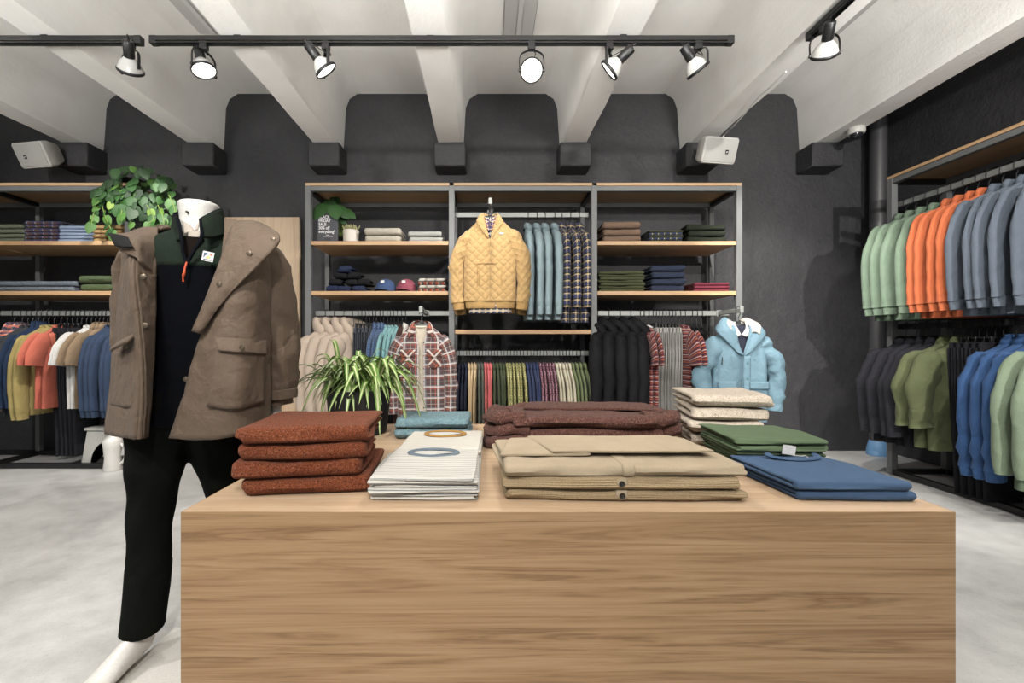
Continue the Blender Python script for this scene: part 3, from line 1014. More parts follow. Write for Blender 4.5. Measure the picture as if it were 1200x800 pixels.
def row(mkr, noun, pos, place, rail, anchor, seed=1, hk='h', jit=4.0, from_end=False, squeeze=1.0, lean=0.0, hang=True):
    """copies of one garment along a rail; place(p) -> (loc, rotz)"""
    rs = random.Random(seed)
    t0 = mkr('x')
    n = len(pos)
    for i, p in enumerate(pos):
        k = (n - 1 - i) if from_end else i
        lab = ('%s %s from the %s, %s' % (ORD[k], noun, anchor, rail)) if n > 1 else '%s by the %s, %s' % (noun, anchor, rail)
        loc, rz = place(p)
        j = R(rs.uniform(-jit, jit) + lean)
        o = t0 if i == 0 else dup(t0, loc)
        o.location = loc
        o.rotation_euler = (0, 0, rz + j)
        o.scale = (1, squeeze, 1)
        o['label'] = lab
        o['group'] = grp(n, noun + ('' if noun.endswith('s') else 's') + ' on the ' + rail) or ''
        if n == 1:
            del o['group']
        if hang:
            hanger(hk, loc, rz + j, 'hanger of ' + lab)
    return t0


bx = lambda zr: (lambda p: (((p - VX) / 147.0, YR, zr), PI / 2))
FB = fabric
charcoal, black = FB('charcoal denim', (46, 46, 52), .1), FB('black twill', (30, 30, 33), .08)
# low rail behind the mannequin
LR = 'low rail behind the mannequin'
A_ = 'mannequin'
check = plaid('coral navy check', (222, 190, 176), [(.045, 0, .02, (52, 56, 90)), (.045, .5, .012, (226, 110, 84))], [(.045, 0, .02, (52, 56, 90)), (.045, .5, .012, (226, 110, 84))])
row(lambda l: garment('checked_shirt', l, 'shirt', check, collar='shirt', T=.022, seed=1), 'coral and navy checked shirt', [-18, -8], bx(ZR), LR, A_, 1, from_end=True)
row(lambda l: garment('sweater', l, 'sweater', FB('graphite knit', (58, 62, 68)), T=.02, seed=2, L=.72), 'graphite sweater', [-1, 5], bx(ZR), LR, A_, 2, from_end=True)
row(lambda l: garment('sweater', l, 'sweater', FB('ink navy knit', (42, 60, 92)), collar='stand', T=.02, seed=3, L=.7), 'ink blue high-neck sweater', [12, 18], bx(ZR), LR, A_, 3, from_end=True)
mus = FB('mustard fleece', (172, 152, 84), .06)
row(lambda l: garment('sweatshirt', l, 'sweatshirt', mus, T=.026, seed=4, cuff=mus, band=mus, L=.66, sl=.6), 'mustard sweatshirt', [25, 32], bx(ZR), LR, A_, 4, from_end=True)
cor = FB('coral jersey', (222, 106, 82), .06)
row(lambda l: garment('t_shirt', l, 't-shirt', cor, T=.024, seed=5, short=True, r0=.085, r1=.08, L=.66), 'coral short-sleeved tee', [40, 48], bx(ZR), LR, A_, 5, from_end=True)
row(lambda l: trousers('jeans', l, 'trousers', charcoal, seed=6, L=1.06, W=.13), 'charcoal jean', [48, 54, 60, 66, 72], bx(ZR), LR, A_, 6, hk='c', from_end=True)
wht = FB('white jersey', (216, 214, 210), .04)
row(lambda l: garment('t_shirt', l, 't-shirt', wht, T=.02, seed=7, short=True, r0=.085, r1=.08, L=.66), 'white short-sleeved tee', [78, 83], bx(ZR), LR, A_, 7, from_end=True)
tan = FB('tan jersey', (150, 124, 94), .06)
row(lambda l: garment('polo_shirt', l, 'shirt', tan, T=.018, seed=8, collar='shirt', short=True, r0=.085, r1=.08, L=.66), 'tan polo shirt', [88, 93, 98], bx(ZR), LR, A_, 8, from_end=True)
nav = FB('navy fleece', (46, 66, 98), .06)
row(lambda l: garment('sweatshirt', l, 'sweatshirt', nav, T=.03, seed=9, cuff=nav, band=nav, L=.66, sl=.58), 'navy blue sweatshirt', [104, 111, 118, 126, 136], bx(ZR), LR, A_, 9, from_end=True)

# rail of the first bay
B1 = 'rail below the caps'
A1 = 'oak panel'
sand = FB('sand cotton shell', (196, 176, 156), .06, wrinkle=.5)
row(lambda l: garment('hooded_coat', l, 'coat', sand, T=.05, seed=10, collar='hood', L=.85, W=.22, sl=.6, r0=.085, r1=.065, bulge=.01, folds=.02, wob=.014), 'sand hooded coat', [371, 382, 394, 405], bx(ZR), B1, A1, 10, lean=-22, jit=1.5)
row(lambda l: trousers('trousers', l, 'trousers', FB('slate twill', (72, 76, 88)), seed=11, W=.12), 'slate trouser pair', [411, 415.5, 420, 424.5, 429], bx(ZR), B1, A1, 11, hk='c', squeeze=.75, jit=2)
row(lambda l: garment('denim_shirt', l, 'shirt', plaid('blue denim stripe', (62, 86, 122), [(.02, 0, .003, (110, 130, 160))], [(.02, 0, .003, (110, 130, 160))]), collar='shirt', T=.022, seed=12), 'blue denim shirt', [433, 438, 442], bx(ZR), B1, A1, 12)
row(lambda l: garment('t_shirt', l, 't-shirt', FB('aqua jersey', (124, 178, 182), .06), T=.02, seed=13, short=True, r0=.085, r1=.08, L=.64), 'aqua short-sleeved tee', [447, 451, 455, 459.5], bx(ZR), B1, A1, 13)
row(lambda l: garment('cardigan', l, 'cardigan', FB('dark chocolate knit', (74, 50, 46)), T=.03, seed=14, collar='crew', L=.95, flare=.05), 'long dark chocolate cardigan', [465], bx(ZR), B1, 'brown plaid overshirt', 14)
row(lambda l: garment('shirt', l, 'shirt', FB('off-white shirting', (214, 208, 198)), T=.02, seed=15, collar='shirt', L=.6), 'off-white shirt', [469.5], bx(ZR), B1, 'brown plaid overshirt', 15)

# upper rail, middle bay
B2 = 'upper middle rail'
row(lambda l: garment('chambray_shirt', l, 'shirt', FB('light chambray', (142, 166, 174), .08), collar='shirt', T=.032, seed=16, L=.78, sl=.6, cuff=FB('light chambray', 0), sflare=.02), 'light chambray shirt', [622, 633, 643, 655], bx(ZR2), B2, 'yellow pullover', 16)
flan = plaid('navy cream flannel', (58, 58, 62), [(.048, 0, .012, (44, 60, 112)), (.048, .5, .009, (204, 184, 148)), (.048, .25, .009, (30, 30, 34))], [(.05, 0, .012, (44, 60, 112)), (.05, .5, .010, (204, 184, 148)), (.05, .25, .009, (30, 30, 34))])
row(lambda l: garment('flannel_shirt', l, 'shirt', flan, collar='shirt', T=.03, seed=17, L=.8, sl=.6, sflare=.02), 'navy plaid flannel shirt', [664, 674.5, 685.5], bx(ZR2), B2, 'yellow pullover', 17)

# low rail, middle bay: thin summer shirts packed tight
B3 = 'low middle rail'
A3 = 'plaid overshirt'
k_ = 0
for noun, name, mm, pos, kw in [
    ('dark navy polo', 'polo_shirt', FB('midnight pique', (44, 48, 66)), [532, 536.5, 541, 545.5], dict(short=True)),
    ('tan linen shirt', 'linen_shirt', FB('tan linen', (202, 172, 126)), [549, 553, 557], {}),
    ('grey-green long shirt', 'linen_shirt', FB('grey green melange', (90, 96, 84)), [561, 565], dict(L=.85)),
    ('coral pink shirt', 'summer_shirt', FB('coral pink', (226, 102, 104)), [569, 572.5, 576], {}),
    ('deep green shirt', 'summer_shirt', FB('deep green', (72, 86, 54)), [580, 584, 588, 592], dict(flare=.06)),
    ('yellow-green floral shirt', 'floral_shirt', speck('lime floral', (206, 196, 142), (112, 124, 74), 95, .55), [596, 600, 604, 608, 612, 616], dict(flare=.1)),
    ('royal navy shirt', 'summer_shirt', FB('royal navy', (54, 68, 112)), [621, 625, 629, 633], {}),
    ('maroon floral shirt', 'floral_shirt', speck('maroon floral', (104, 58, 80), (214, 178, 182), 110, .6), [637, 641, 645, 649, 653], {}),
    ('cream linen shirt', 'linen_shirt', FB('cream linen', (208, 200, 172)), [657, 661, 665, 669, 673], {}),
    ('olive green shirt', 'summer_shirt', FB('olive leaf', (116, 130, 84)), [677, 682, 687, 692], {})]:
    k_ += 1
    row(lambda l: garment(name, l, 'shirt', mm, collar='shirt', T=.0125, seed=20 + k_, r0=.06, r1=.05, folds=.008, wob=.004, **{**dict(L=.66, sl=.5), **kw}), noun, pos, bx(ZRLOW + .0), B3, A3, 20 + k_, jit=2)

# rail of the third bay
B4 = 'rail below the navy knits'
A4 = 'blue parka'
blk = FB('black padded shell', (32, 32, 34), .06, wrinkle=.6, rough=.75)
row(lambda l: garment('padded_jacket', l, 'jacket', blk, T=.05, seed=31, collar='hood', L=.8, W=.23, sl=.62, r0=.085, r1=.06, bulge=.015, folds=.02, wob=.018), 'black padded hooded jacket', [709, 723, 737, 750, 762], bx(ZR), B4, A4, 31, from_end=True, lean=-16, jit=1.5)
strp = plaid('maroon striped jersey', (118, 46, 50), [], [(.042, 0, .004, (200, 122, 78)), (.042, .3, .006, (40, 40, 62)), (.042, .62, .005, (206, 196, 188))], alpha=.9)
row(lambda l: garment('striped_t_shirt', l, 't-shirt', strp, T=.02, seed=32, short=True, r0=.09, r1=.085, L=.85, neckm=wht), 'striped tee next to black jackets', [766, 772], bx(ZR), 'third bay rail', A4, 32, from_end=True)
row(lambda l: trousers('trousers', l, 'trousers', FB('pale grey cord', (170, 168, 162)), seed=33, W=.12), 'pale grey trouser pair', [777, 781, 785, 789, 793, 797, 801, 805], bx(ZR), B4, A4, 33, hk='c', squeeze=.62, from_end=True, jit=2)
row(lambda l: garment('striped_t_shirt', l, 't-shirt', strp, T=.024, seed=34, short=True, r0=.1, r1=.1, L=.7), 'striped tee before empty hangers', [811, 817], bx(ZR), 'third bay rail', A4, 34, from_end=True)
for i, p in enumerate((826, 832, 838)):
    hanger('h', ((p - VX) / 147.0, YR, ZR), PI / 2 + R(4 * i - 4), '%s empty black hanger beside the blue parka' % ORD[i])

# two-tier rack along the side wall
ry = lambda z: (lambda y: ((XR, y, z), 0.0))
U, D_ = 'upper side rack', 'lower side rack'
A5 = 'corner pipe'
sg = FB('sage brushed cotton', (112, 136, 112), .06)
row(lambda l: garment('overshirt', l, 'shirt', sg, T=.034, seed=41, collar='shirt', L=.8, W=.23, sl=.62, r0=.08, r1=.055, wob=.012, cuff=sg), 'sage green overshirt', [3.44, 3.36, 3.27, 3.18], ry(ZRU), U, A5, 41)
og = FB('bright orange cotton', (226, 106, 56), .06)
row(lambda l: garment('overshirt', l, 'shirt', og, T=.03, seed=42, collar='shirt', L=.8, W=.23, sl=.62, r0=.08, r1=.055, wob=.012, cuff=og), 'orange overshirt', [3.09, 3.01, 2.935, 2.87], ry(ZRU), U, A5, 42)
gb = FB('grey blue cotton', (98, 110, 126), .06)
row(lambda l: garment('overshirt', l, 'shirt', gb, T=.032, seed=43, collar='shirt', L=.8, W=.23, sl=.62, r0=.08, r1=.055, wob=.012, cuff=gb, pockets=True), 'grey-blue pocketed overshirt', [2.795, 2.72, 2.645, 2.57, 2.47], ry(ZRU), U, A5, 43)
nb = FB('black field cloth', (42, 42, 48), .07, wrinkle=.6)
row(lambda l: garment('field_jacket', l, 'jacket', nb, T=.04, seed=44, collar='shirt', L=.76, W=.24, sl=.6, r0=.085, r1=.062, bulge=.012, wob=.016, sflare=.06), 'black field jacket', [3.44, 3.355, 3.27, 3.19], ry(ZRD), D_, A5, 44)
ol = FB('olive field cloth', (92, 100, 62), .07, wrinkle=.6)
row(lambda l: garment('field_jacket', l, 'jacket', ol, T=.04, seed=45, collar='shirt', L=.74, W=.24, sl=.5, r0=.09, r1=.07, bulge=.025, wob=.018, sflare=.06), 'olive field jacket', [3.11, 3.02], ry(ZRD), D_, A5, 45)
row(lambda l: trousers('trousers', l, 'trousers', FB('washed black denim', (38, 38, 43)), seed=46, L=1.0, W=.15), 'black trouser pair', [2.97, 2.925, 2.88, 2.835, 2.79], ry(ZRD), D_, A5, 46, hk='c', jit=2)
dn = FB('indigo denim', (44, 82, 136), .16, 300)
row(lambda l: garment('denim_jacket', l, 'jacket', dn, T=.036, seed=47, collar='shirt', L=.78, W=.24, sl=.68, r0=.085, r1=.062, wob=.014, sflare=.05, cuff=dn), 'indigo denim jacket', [2.72, 2.65, 2.585], ry(ZRD), D_, A5, 47)
fl = FB('pale sage fleece', (122, 142, 114), .06, 200, .5)
row(lambda l: garment('fleece_jacket', l, 'jacket', fl, T=.045, seed=48, collar='stand', L=.84, W=.26, sl=.66, r0=.095, r1=.075, wob=.012, sflare=.06), 'pale sage fleece jacket', [2.5, 2.38], ry(ZRD), D_, A5, 48)
row(lambda l: trousers('jeans', l, 'trousers', FB('indigo jeans', (34, 60, 102), .14, 300), seed=49, L=1.02, W=.19, T=.03), 'long indigo jeans', [2.3], ry(ZRD), D_, 'pale sage fleece', 49, hk='c')

# ------------------------------------------------------------------ face-out displays
def peg(loc, y1, label, m='rail'):
    g = G()
    g.box(-.011, .011, y1 - loc[1], .0, -.017, .017, .003)
    g.box(-.014, .014, y1 - loc[1] - .006, y1 - loc[1], -.02, .03, .003)
    g.box(-.022, .022, .0, .006, -.026, .026, .002)
    o = mk('display_hook', g, M[m], None)
    o.location = (loc[0], loc[1] - .016, loc[2])
    return tag(o, label, 'display hook')


def quilt(name, c):
    lum = .3 * c[0] + .59 * c[1] + .11 * c[2]
    c = tuple(x + (lum - x) * .2 for x in c)
    t = NT(name)
    uv = t.coord('UV')
    sp = t.n('ShaderNodeSeparateXYZ'); t.link(uv, sp.inputs[0])
    a = t.math('ADD', sp.outputs[0], t.math('MULTIPLY', sp.outputs[1], .8))
    b = t.math('SUBTRACT', sp.outputs[0], t.math('MULTIPLY', sp.outputs[1], .8))
    sa = t.math('ABSOLUTE', t.math('SINE', t.math('MULTIPLY', a, PI / .052)))
    sb = t.math('ABSOLUTE', t.math('SINE', t.math('MULTIPLY', b, PI / .052)))
    h = t.math('POWER', t.math('MULTIPLY', sa, sb), .5)
    fine = t.noise(t.coord(), 300, 2)
    return t.fin(t.ramp(fine, [(.3, shade(c, .94)), (.7, shade(c, 1.06))]), .85, t.bump(h, .8, .006, t.bump(t.noise(t.coord(), 14, 3), .3, .02)), sheen=.15, spec=.25)


yel_q, yel = quilt('quilted yellow cotton', (188, 148, 86)), FB('yellow ribbed cotton', (180, 138, 76), .06)
flan2 = plaid('rust navy check lining', (150, 90, 56), [(.03, 0, .012, (44, 56, 100)), (.03, .5, .004, (222, 206, 180))], [(.03, 0, .012, (44, 56, 100)), (.03, .5, .004, (222, 206, 180))])
flan3 = plaid('navy cream check shirt', (66, 76, 110), [(.04, 0, .014, (206, 190, 160)), (.04, .5, .008, (30, 36, 60))], [(.04, 0, .014, (206, 190, 160)), (.04, .5, .008, (30, 36, 60))])
xq, zq = .03, 2.128
for i, yy in enumerate((3.49, 3.6)):
    gp = (lambda z: .045 * min(1, max(0, (z + .3) / .17)))
    t = garment('quilted_pullover', ('front' if i == 0 else 'rear') + ' mustard-yellow quilted pullover hanging face-out on the upper middle arm', 'pullover', yel_q, L=.655, W=.2, T=.05 if i == 0 else .035, sl=.56, r0=.075, r1=.052, collar='none', seed=60 + i, cuff=yel, band=yel, gap=gp, hd=2, folds=.012, sflare=.065, group='yellow quilted pullovers', sh_drop=.02, wob=.012)
    t.location = (xq + .01 * i, yy, zq - .03 * i)
    t.rotation_euler = (0, 0, R(-3 + 5 * i))
    zt = -.118
    if i == 0:
        for s in (-1, 1):     # turned-down half-zip collar, open at the throat
            g = G()
            ctl = [[(s * .008, -.056, zt - .17), (s * .016, -.059, zt - .165), (s * .026, -.06, zt - .155)],
                   [(s * .035, -.052, zt - .06), (s * .065, -.06, zt - .055), (s * .098, -.062, zt - .05)],
                   [(s * .05, -.045, zt + .0), (s * .075, -.055, zt + .0), (s * .1, -.05, zt - .03)],
                   [(s * .058, -.01, zt + .035), (s * .075, -.015, zt + .025), (s * .09, -.01, zt - .01)]]
            g.grid(patch(ctl, 8, 16)); mk('collar', g, yel_q, t, solid=.008)
        g = G(); rows = [[(r * math.cos(a), .05 * k * math.sin(a) + .0, z) for a in np.linspace(-.15, PI + .15, 20)] for r, k, z in ((.066, 1, zt - .02), (.062, 1, zt + .02), (.058, .95, zt + .045))]
        g.grid(rows); mk('back_collar', g, yel_q, t, solid=.008)
        g = G(); g.box(.075, .105, -.0645, -.058, zt - .14, zt - .128, .001); p = mk('chest_label', g, M['white_print'], t); p['label'] = 'small white chest label'
        for s in (-1, 1):
            g = G(); g.tube(cr([(s * .098, -.058, zt - .37), (s * .088, -.0635, zt - .45), (s * .092, -.062, zt - .53)], 12), [(.006, .003)] * 12, 8, up=(0, 1, 0), wob=.001); mk('pocket_welt', g, yel, t)
        g = G(); g.tube(cr([(-.11, -.0585, zt - .365), (0, -.064, zt - .362), (.11, -.0585, zt - .365)], 14), .0025, 6); mk('yoke_seam', g, yel, t)
        # plaid shirt worn inside
        s_ = garment('plaid_shirt', 'navy plaid shirt layered inside the front yellow quilted pullover', 'shirt', flan3, L=.745, W=.165, T=.036, sl=0, collar='none', seed=63, folds=.02, hd=2)
        s_.location = t.location; s_.rotation_euler = t.rotation_euler
        g = G()
        for s in (-1, 1):
            g.grid(patch([[(s * .001, -.046, zt - .11), (s * .012, -.048, zt - .105), (s * .022, -.049, zt - .1)], [(s * .004, -.046, zt - .05), (s * .022, -.05, zt - .05), (s * .04, -.05, zt - .045)], [(s * .012, -.042, zt - .01), (s * .03, -.048, zt - .005), (s * .05, -.04, zt + .012)]], 8, 12))
        p = mk('collar', g, flan2, s_, solid=.003); p['label'] = 'rust and navy checked collar'
    broad_hanger(t.location[:], t.rotation_euler[2], 'black hanger of the %s yellow quilted pullover' % ('front' if i == 0 else 'rear'))
peg((xq, YR, zq - .0), 3.46, 'steel display arm carrying the yellow quilted pullovers')

# plaid overshirt, open over a cream tee
brn_pl = plaid('brown white rust plaid', (88, 68, 68), [(.08, 0, .010, (216, 206, 200)), (.08, .16, .005, (176, 92, 68)), (.08, .5, .003, (190, 180, 174)), (.08, .85, .004, (112, 134, 146))], [(.085, 0, .011, (216, 206, 200)), (.085, .16, .005, (176, 92, 68)), (.085, .5, .003, (190, 180, 174)), (.085, .85, .004, (112, 134, 146))], alpha=.7)
brn_pl2 = plaid('brown plaid on the bias', (98, 70, 66), [(.075, 0, .013, (222, 214, 206)), (.075, .3, .006, (190, 96, 66))], [(.08, 0, .014, (222, 214, 206)), (.08, .32, .006, (190, 96, 66))], rot=R(45))
gp = lambda z: .016 + .03 * min(1, max(0, (z + .27) / .13)) + .012 * min(1, max(0, (-.55 - z) / .3))
t = garment('plaid_overshirt', 'brown, white and rust plaid overshirt hanging open, face-out over a cream tee', 'shirt', brn_pl, L=.74, W=.185, T=.045, sl=.6, r0=.07, r1=.055, collar='none', seed=66, gap=gp, hd=2, sflare=.035, folds=.014, wob=.012)
t.location = (-.505, 3.46, ZR); t.rotation_euler = (0, 0, R(2))
zt = -.118
for s in (-1, 1):
    g = G(); g.grid(patch([[(s * .036, -.052, zt - .05), (s * .058, -.06, zt - .062), (s * .092, -.06, zt - .098)], [(s * .046, -.045, zt - .0), (s * .066, -.055, zt - .012), (s * .1, -.05, zt - .05)], [(s * .056, -.01, zt + .03), (s * .074, -.015, zt + .02), (s * .1, -.01, zt - .03)], [(s * .03, .04, zt + .04), (s * .036, .055, zt + .03), (s * .046, .06, zt - .01)], [(0, .05, zt + .042), (0, .062, zt + .03), (0, .066, zt - .01)]], 9, 22)); mk('collar', g, brn_pl2, t, solid=.004)
for s in (-1, 1):
    g = G()
    g.grid([[(s * .1 + .056 * u, -.0535 - .004 * (1 - u * u), -.118 - .2 - .13 * v + (.018 * abs(u) if v > .9 else 0)) for u in np.linspace(-1, 1, 9)] for v in np.linspace(0, 1, 9)])
    mk('chest_pocket', g, brn_pl2, t, solid=.004, off=1.0)
    g = G()
    g.grid([[(s * .1 + .058 * u, -.059 - .003 * (1 - u * u), -.118 - .185 - .05 * v - (.012 * (1 - abs(u)) * v)) for u in np.linspace(-1, 1, 9)] for v in np.linspace(0, 1, 6)])
    mk('pocket_flap', g, brn_pl2, t, solid=.004, off=1.0)
for k in range(6):
    g = G(); g.lathe([(.0005, .003), (.0045, .002), (.0055, 0)], c=(.022, -.057, -.118 - .13 - .1 * k), mat=Matrix.Rotation(PI / 2, 4, 'X'), n=10); mk('button', g, M['button'], t)
broad_hanger(t.location[:], t.rotation_euler[2], 'broad black hanger of the brown plaid overshirt')
s_ = garment('t_shirt', 'cream tee layered under the open brown plaid overshirt', 't-shirt', FB('cream jersey', (202, 190, 168)), L=.7, W=.17, T=.033, sl=0, collar='crew', seed=67, hd=2, folds=.008)
s_.location = t.location; s_.rotation_euler = t.rotation_euler
peg((-.505, YR, ZR), 3.43, 'steel display arm carrying the brown plaid overshirt')

# blue parka at the end of the rail
bl = FB('sky blue shell', (104, 142, 160), .05, wrinkle=.55, rough=.7)
gp = lambda z: .05 * min(1, max(0, (z + .36) / .2))
t = garment('hooded_parka', 'light blue hooded parka with cream hood lining, face-out at the shelf end', 'jacket', bl, L=.74, W=.195, T=.07, sl=.56, r0=.074, r1=.06, collar='none', seed=70, gap=gp, hd=2, sflare=.07, folds=.026, wob=.022, bulge=.004, bend=.012, sh_drop=.01)
t.location = (1.965, 3.46, ZR); t.rotation_euler = (0, 0, R(-6))
cream = FB('cream hood lining', (196, 186, 172), .05, 200, .5)
zt = -.118
for s in (-1, 1):
    g = G()
    ctl = [[(s * .004, -.078, zt - .235), (s * .02, -.088, zt - .225), (s * .045, -.09, zt - .21)],
           [(s * .045, -.076, zt - .13), (s * .085, -.092, zt - .12), (s * .125, -.088, zt - .12)],
           [(s * .07, -.06, zt - .05), (s * .12, -.078, zt - .03), (s * .175, -.06, zt - .06)],
           [(s * .07, -.0, zt + .02), (s * .125, -.02, zt + .03), (s * .165, .0, zt - .02)],
           [(s * .04, .06, zt + .04), (s * .08, .08, zt + .06), (s * .1, .11, zt + .0)]]
    g.grid(patch(ctl, 10, 26)); mk('hood', g, bl, t, solid=.012)
    g = G()
    ctl = [[(s * .06, -.062, zt - .06), (s * .085, -.083, zt - .05), (s * .115, -.087, zt - .07)],
           [(s * .06, -.03, zt + .005), (s * .09, -.05, zt + .02), (s * .13, -.062, zt + .0)],
           [(s * .03, .05, zt + .045), (s * .07, .05, zt + .062), (s * .1, .03, zt + .05)]]
    g.grid(patch(ctl, 8, 14)); p = mk('hood_lining', g, cream, t, solid=.006, off=1.0); p['label'] = 'cream fleecy hood lining'
    g = G()
    ctl = [[(s * .002, -.05, zt - .07), (s * .03, -.056, zt - .085), (s * .052, -.058, zt - .075)], [(s * .03, -.052, zt - .02), (s * .045, -.056, zt - .02), (s * .066, -.055, zt - .03)], [(s * .045, -.01, zt + .03), (s * .06, -.02, zt + .02), (s * .07, -.01, zt + .0)]]
    gs = G(); gs.grid(patch(ctl, 8, 12))
    if s < 0:
        shirt_c = gs
    else:
        shirt_c2 = gs
    g = G(); g.grid([[(s * .115 + .065 * u, -.0815 - .008 * (1 - u * u), zt - .44 - .17 * v) for u in np.linspace(-1, 1, 9)] for v in np.linspace(0, 1, 8)])
    po = mk('patch_pocket', g, bl, t, solid=.008, off=1.0)
    g = G(); g.grid([[(s * .115 + .07 * u, -.092 - .008 * (1 - u * u), zt - .425 - .06 * v) for u in np.linspace(-1, 1, 9)] for v in np.linspace(0, 1, 5)])
    mk('pocket_flap', g, bl, po, solid=.006, off=1.0)
g = G(); g.grid([[(.03 + .026 * u, -.079 - .005 * (1 - u * u), zt - .23 - .48 * v) for u in np.linspace(-1, 1, 7)] for v in np.linspace(0, 1, 20)])
mk('front_placket', g, bl, t, solid=.006, off=1.0)
for k in range(4):
    g = G(); g.lathe([(.0005, .004), (.006, .003), (.007, 0)], c=(.03, -.089, zt - .28 - .12 * k), mat=Matrix.Rotation(PI / 2, 4, 'X'), n=12); mk('snap', g, FB('teal snap', (88, 150, 150)), t)
g = G(); g.tube(cr([(-.15, -.076, zt - .24), (-.152, -.078, zt - .3)], 6), .003, 6); mk('pocket_zip', g, M['button'], t)
broad_hanger(t.location[:], t.rotation_euler[2], 'black hanger of the light blue hooded parka')
s_ = garment('sweater', 'dark navy sweater layered inside the light blue parka', 'sweater', FB('navy inner knit', (52, 54, 70)), L=.6, W=.18, T=.045, sl=0, collar='none', seed=71, hd=2)
s_.location = t.location; s_.rotation_euler = t.rotation_euler
s2 = thing('shirt', 'white shirt with spread collar inside the light blue parka', 'shirt', t.location[:], t.rotation_euler[2])
mk('collar', shirt_c, wht, s2, solid=.003); mk('collar', shirt_c2, wht, s2, solid=.003)
g = G(); g.grid([[(.05 * math.cos(a) * 1.1, .045 * math.sin(a), z) for a in np.linspace(-.2, PI + .2, 16)] for z in (zt - .04, zt + .0, zt + .035)]); mk('collar_stand', g, wht, s2, solid=.003)
peg((1.965, YR, ZR), 3.43, 'steel display arm carrying the light blue parka')

# ------------------------------------------------------------------ the mannequin
MX, MY = -1.03, 1.6
man = thing('mannequin', 'headless white mannequin in open brown parka, green-yoked fleece and dark trousers beside the table', 'mannequin', (MX, MY, 0))
TM = Matrix.Translation((-MX, -MY, 0))
def mpart(name, g, m, parent=man, label=None, **k):
    o = mk(name, g.xform(TM) if isinstance(g, G) else g, m, parent, **k)
    if label:
        o['label'] = label
    return o
def ell(cx, cy, z, w, d, rot, n=32, p=.85, gap=0.0):
    ths = (-PI / 2 + 2 * PI * np.arange(n) / n) if not gap else np.linspace(-PI / 2 + gap, 3 * PI / 2 - gap, n)
    c, s = math.cos(rot), math.sin(rot)
    out = []
    for th in ths:
        x, y = w * spow(math.cos(th), p), d * spow(math.sin(th), p)
        out.append((cx + c * x - s * y, cy + s * x + c * y, z))
    return out
BX, BY, BR = -1.045, 1.615, R(18)
LEG1 = [P(188, 470, 1.59), P(185, 510, 1.58), P(184, 548, 1.555), P(178, 595, 1.535), P(174, 676, 1.495), P(167, 738, 1.452)]
LEG2 = [P(250, 470, 1.63), P(253, 510, 1.64), P(260, 550, 1.68), P(272, 590, 1.72), P(296, 640, 1.76), P(312, 676, 1.775)]
# body: one continuous skin fused from tapered volumes
g = G()
g.grid([ell(BX, BY, z, w, d, BR, 28, .95) for z, w, d in ((.80, .05, .05), (.82, .13, .1), (.9, .15, .105), (1.02, .125, .09), (1.15, .14, .1), (1.28, .155, .105), (1.36, .16, .095), (1.405, .12, .075), (1.43, .07, .065), (1.47, .06, .062), (1.505, .063, .066), (1.528, .067, .068), (1.533, .062, .063), (1.534, .03, .03))], True, True, True)
def limb(pts, rad, n=14, k=26):
    g.tube(cr(pts, k), [float(r) for r in cr([[r, r] for r in rad], k)[:, 0]], n)
limb(LEG1 + [(-1.126, 1.45, .055)], [.08, .076, .062, .05, .043, .037, .036])
limb(LEG2 + [(-.857, 1.785, .055)], [.08, .076, .062, .05, .043, .037, .036])
for hx, hy, tx, ty in ((-1.122, 1.475, -1.142, 1.235), (-.853, 1.815, -.80, 1.59)):
    pth = [(hx, hy, .05), (hx + (tx - hx) * .2, hy + (ty - hy) * .2, .058), (hx + (tx - hx) * .45, hy + (ty - hy) * .45, .045), (hx + (tx - hx) * .7, hy + (ty - hy) * .7, .030), (hx + (tx - hx) * .9, hy + (ty - hy) * .9, .024), (tx, ty, .020)]
    C = cr([(*p, w, h) for p, (w, h) in zip(pth, ((.024, .03), (.033, .045), (.037, .036), (.042, .024), (.04, .016), (.022, .010)))], 18)
    g.tube([c[:3] for c in C], [(float(c[3]), float(c[4])) for c in C], 16, up=(0, 0, 1))
ARM_R = [P(306, 304, 1.645), P(326, 340, 1.65), P(331, 395, 1.66), P(327, 440, 1.66), P(322, 478, 1.655)]
ARM_L = [P(165, 300, 1.62), P(152, 345, 1.64), P(150, 400, 1.64), P(155, 450, 1.62), P(160, 486, 1.6)]
for A, s in ((ARM_R, 1), (ARM_L, -1)):
    limb(A, [.036, .042, .038, .032, .024])
    w = Vector(A[-1])
    C = cr([(w.x, w.y, w.z, .022, .02), (w.x, w.y - .004, w.z - .035, .033, .016), (w.x, w.y - .008, w.z - .075, .034, .013), (w.x, w.y - .010, w.z - .092, .028, .010)], 10)
    g.tube([c[:3] for c in C], [(float(c[3]), float(c[4])) for c in C], 14, up=(0, 1, 0))
    for k, (dx, ln) in enumerate(((-.026, .062), (-.009, .074), (.009, .070), (.025, .054))):
        b = w + Vector((dx, -.009, -.082))
        g.tube([b, b + Vector((dx * .08, -.004, -ln * .4)), b + Vector((dx * .12, -.013, -ln * .75)), b + Vector((dx * .14, -.025, -ln))], [.0085, .0085, .0075, .005], 8)
    b = w + Vector((-s * .026, -.006, -.03))
    g.tube([b, b + Vector((-s * .022, -.014, -.025)), b + Vector((-s * .026, -.022, -.055)), b + Vector((-s * .022, -.03, -.072))], [.0105, .0105, .009, .006], 8)
body = mpart('body', g, M['mannequin'])
md = body.modifiers.new('fuse', 'REMESH'); md.mode = 'VOXEL'; md.voxel_size = .0062; md.use_smooth_shade = True
md = body.modifiers.new('soft', 'SMOOTH'); md.iterations = 4; md.factor = .5
bake(body)
body['label'] = 'white lacquered headless body'
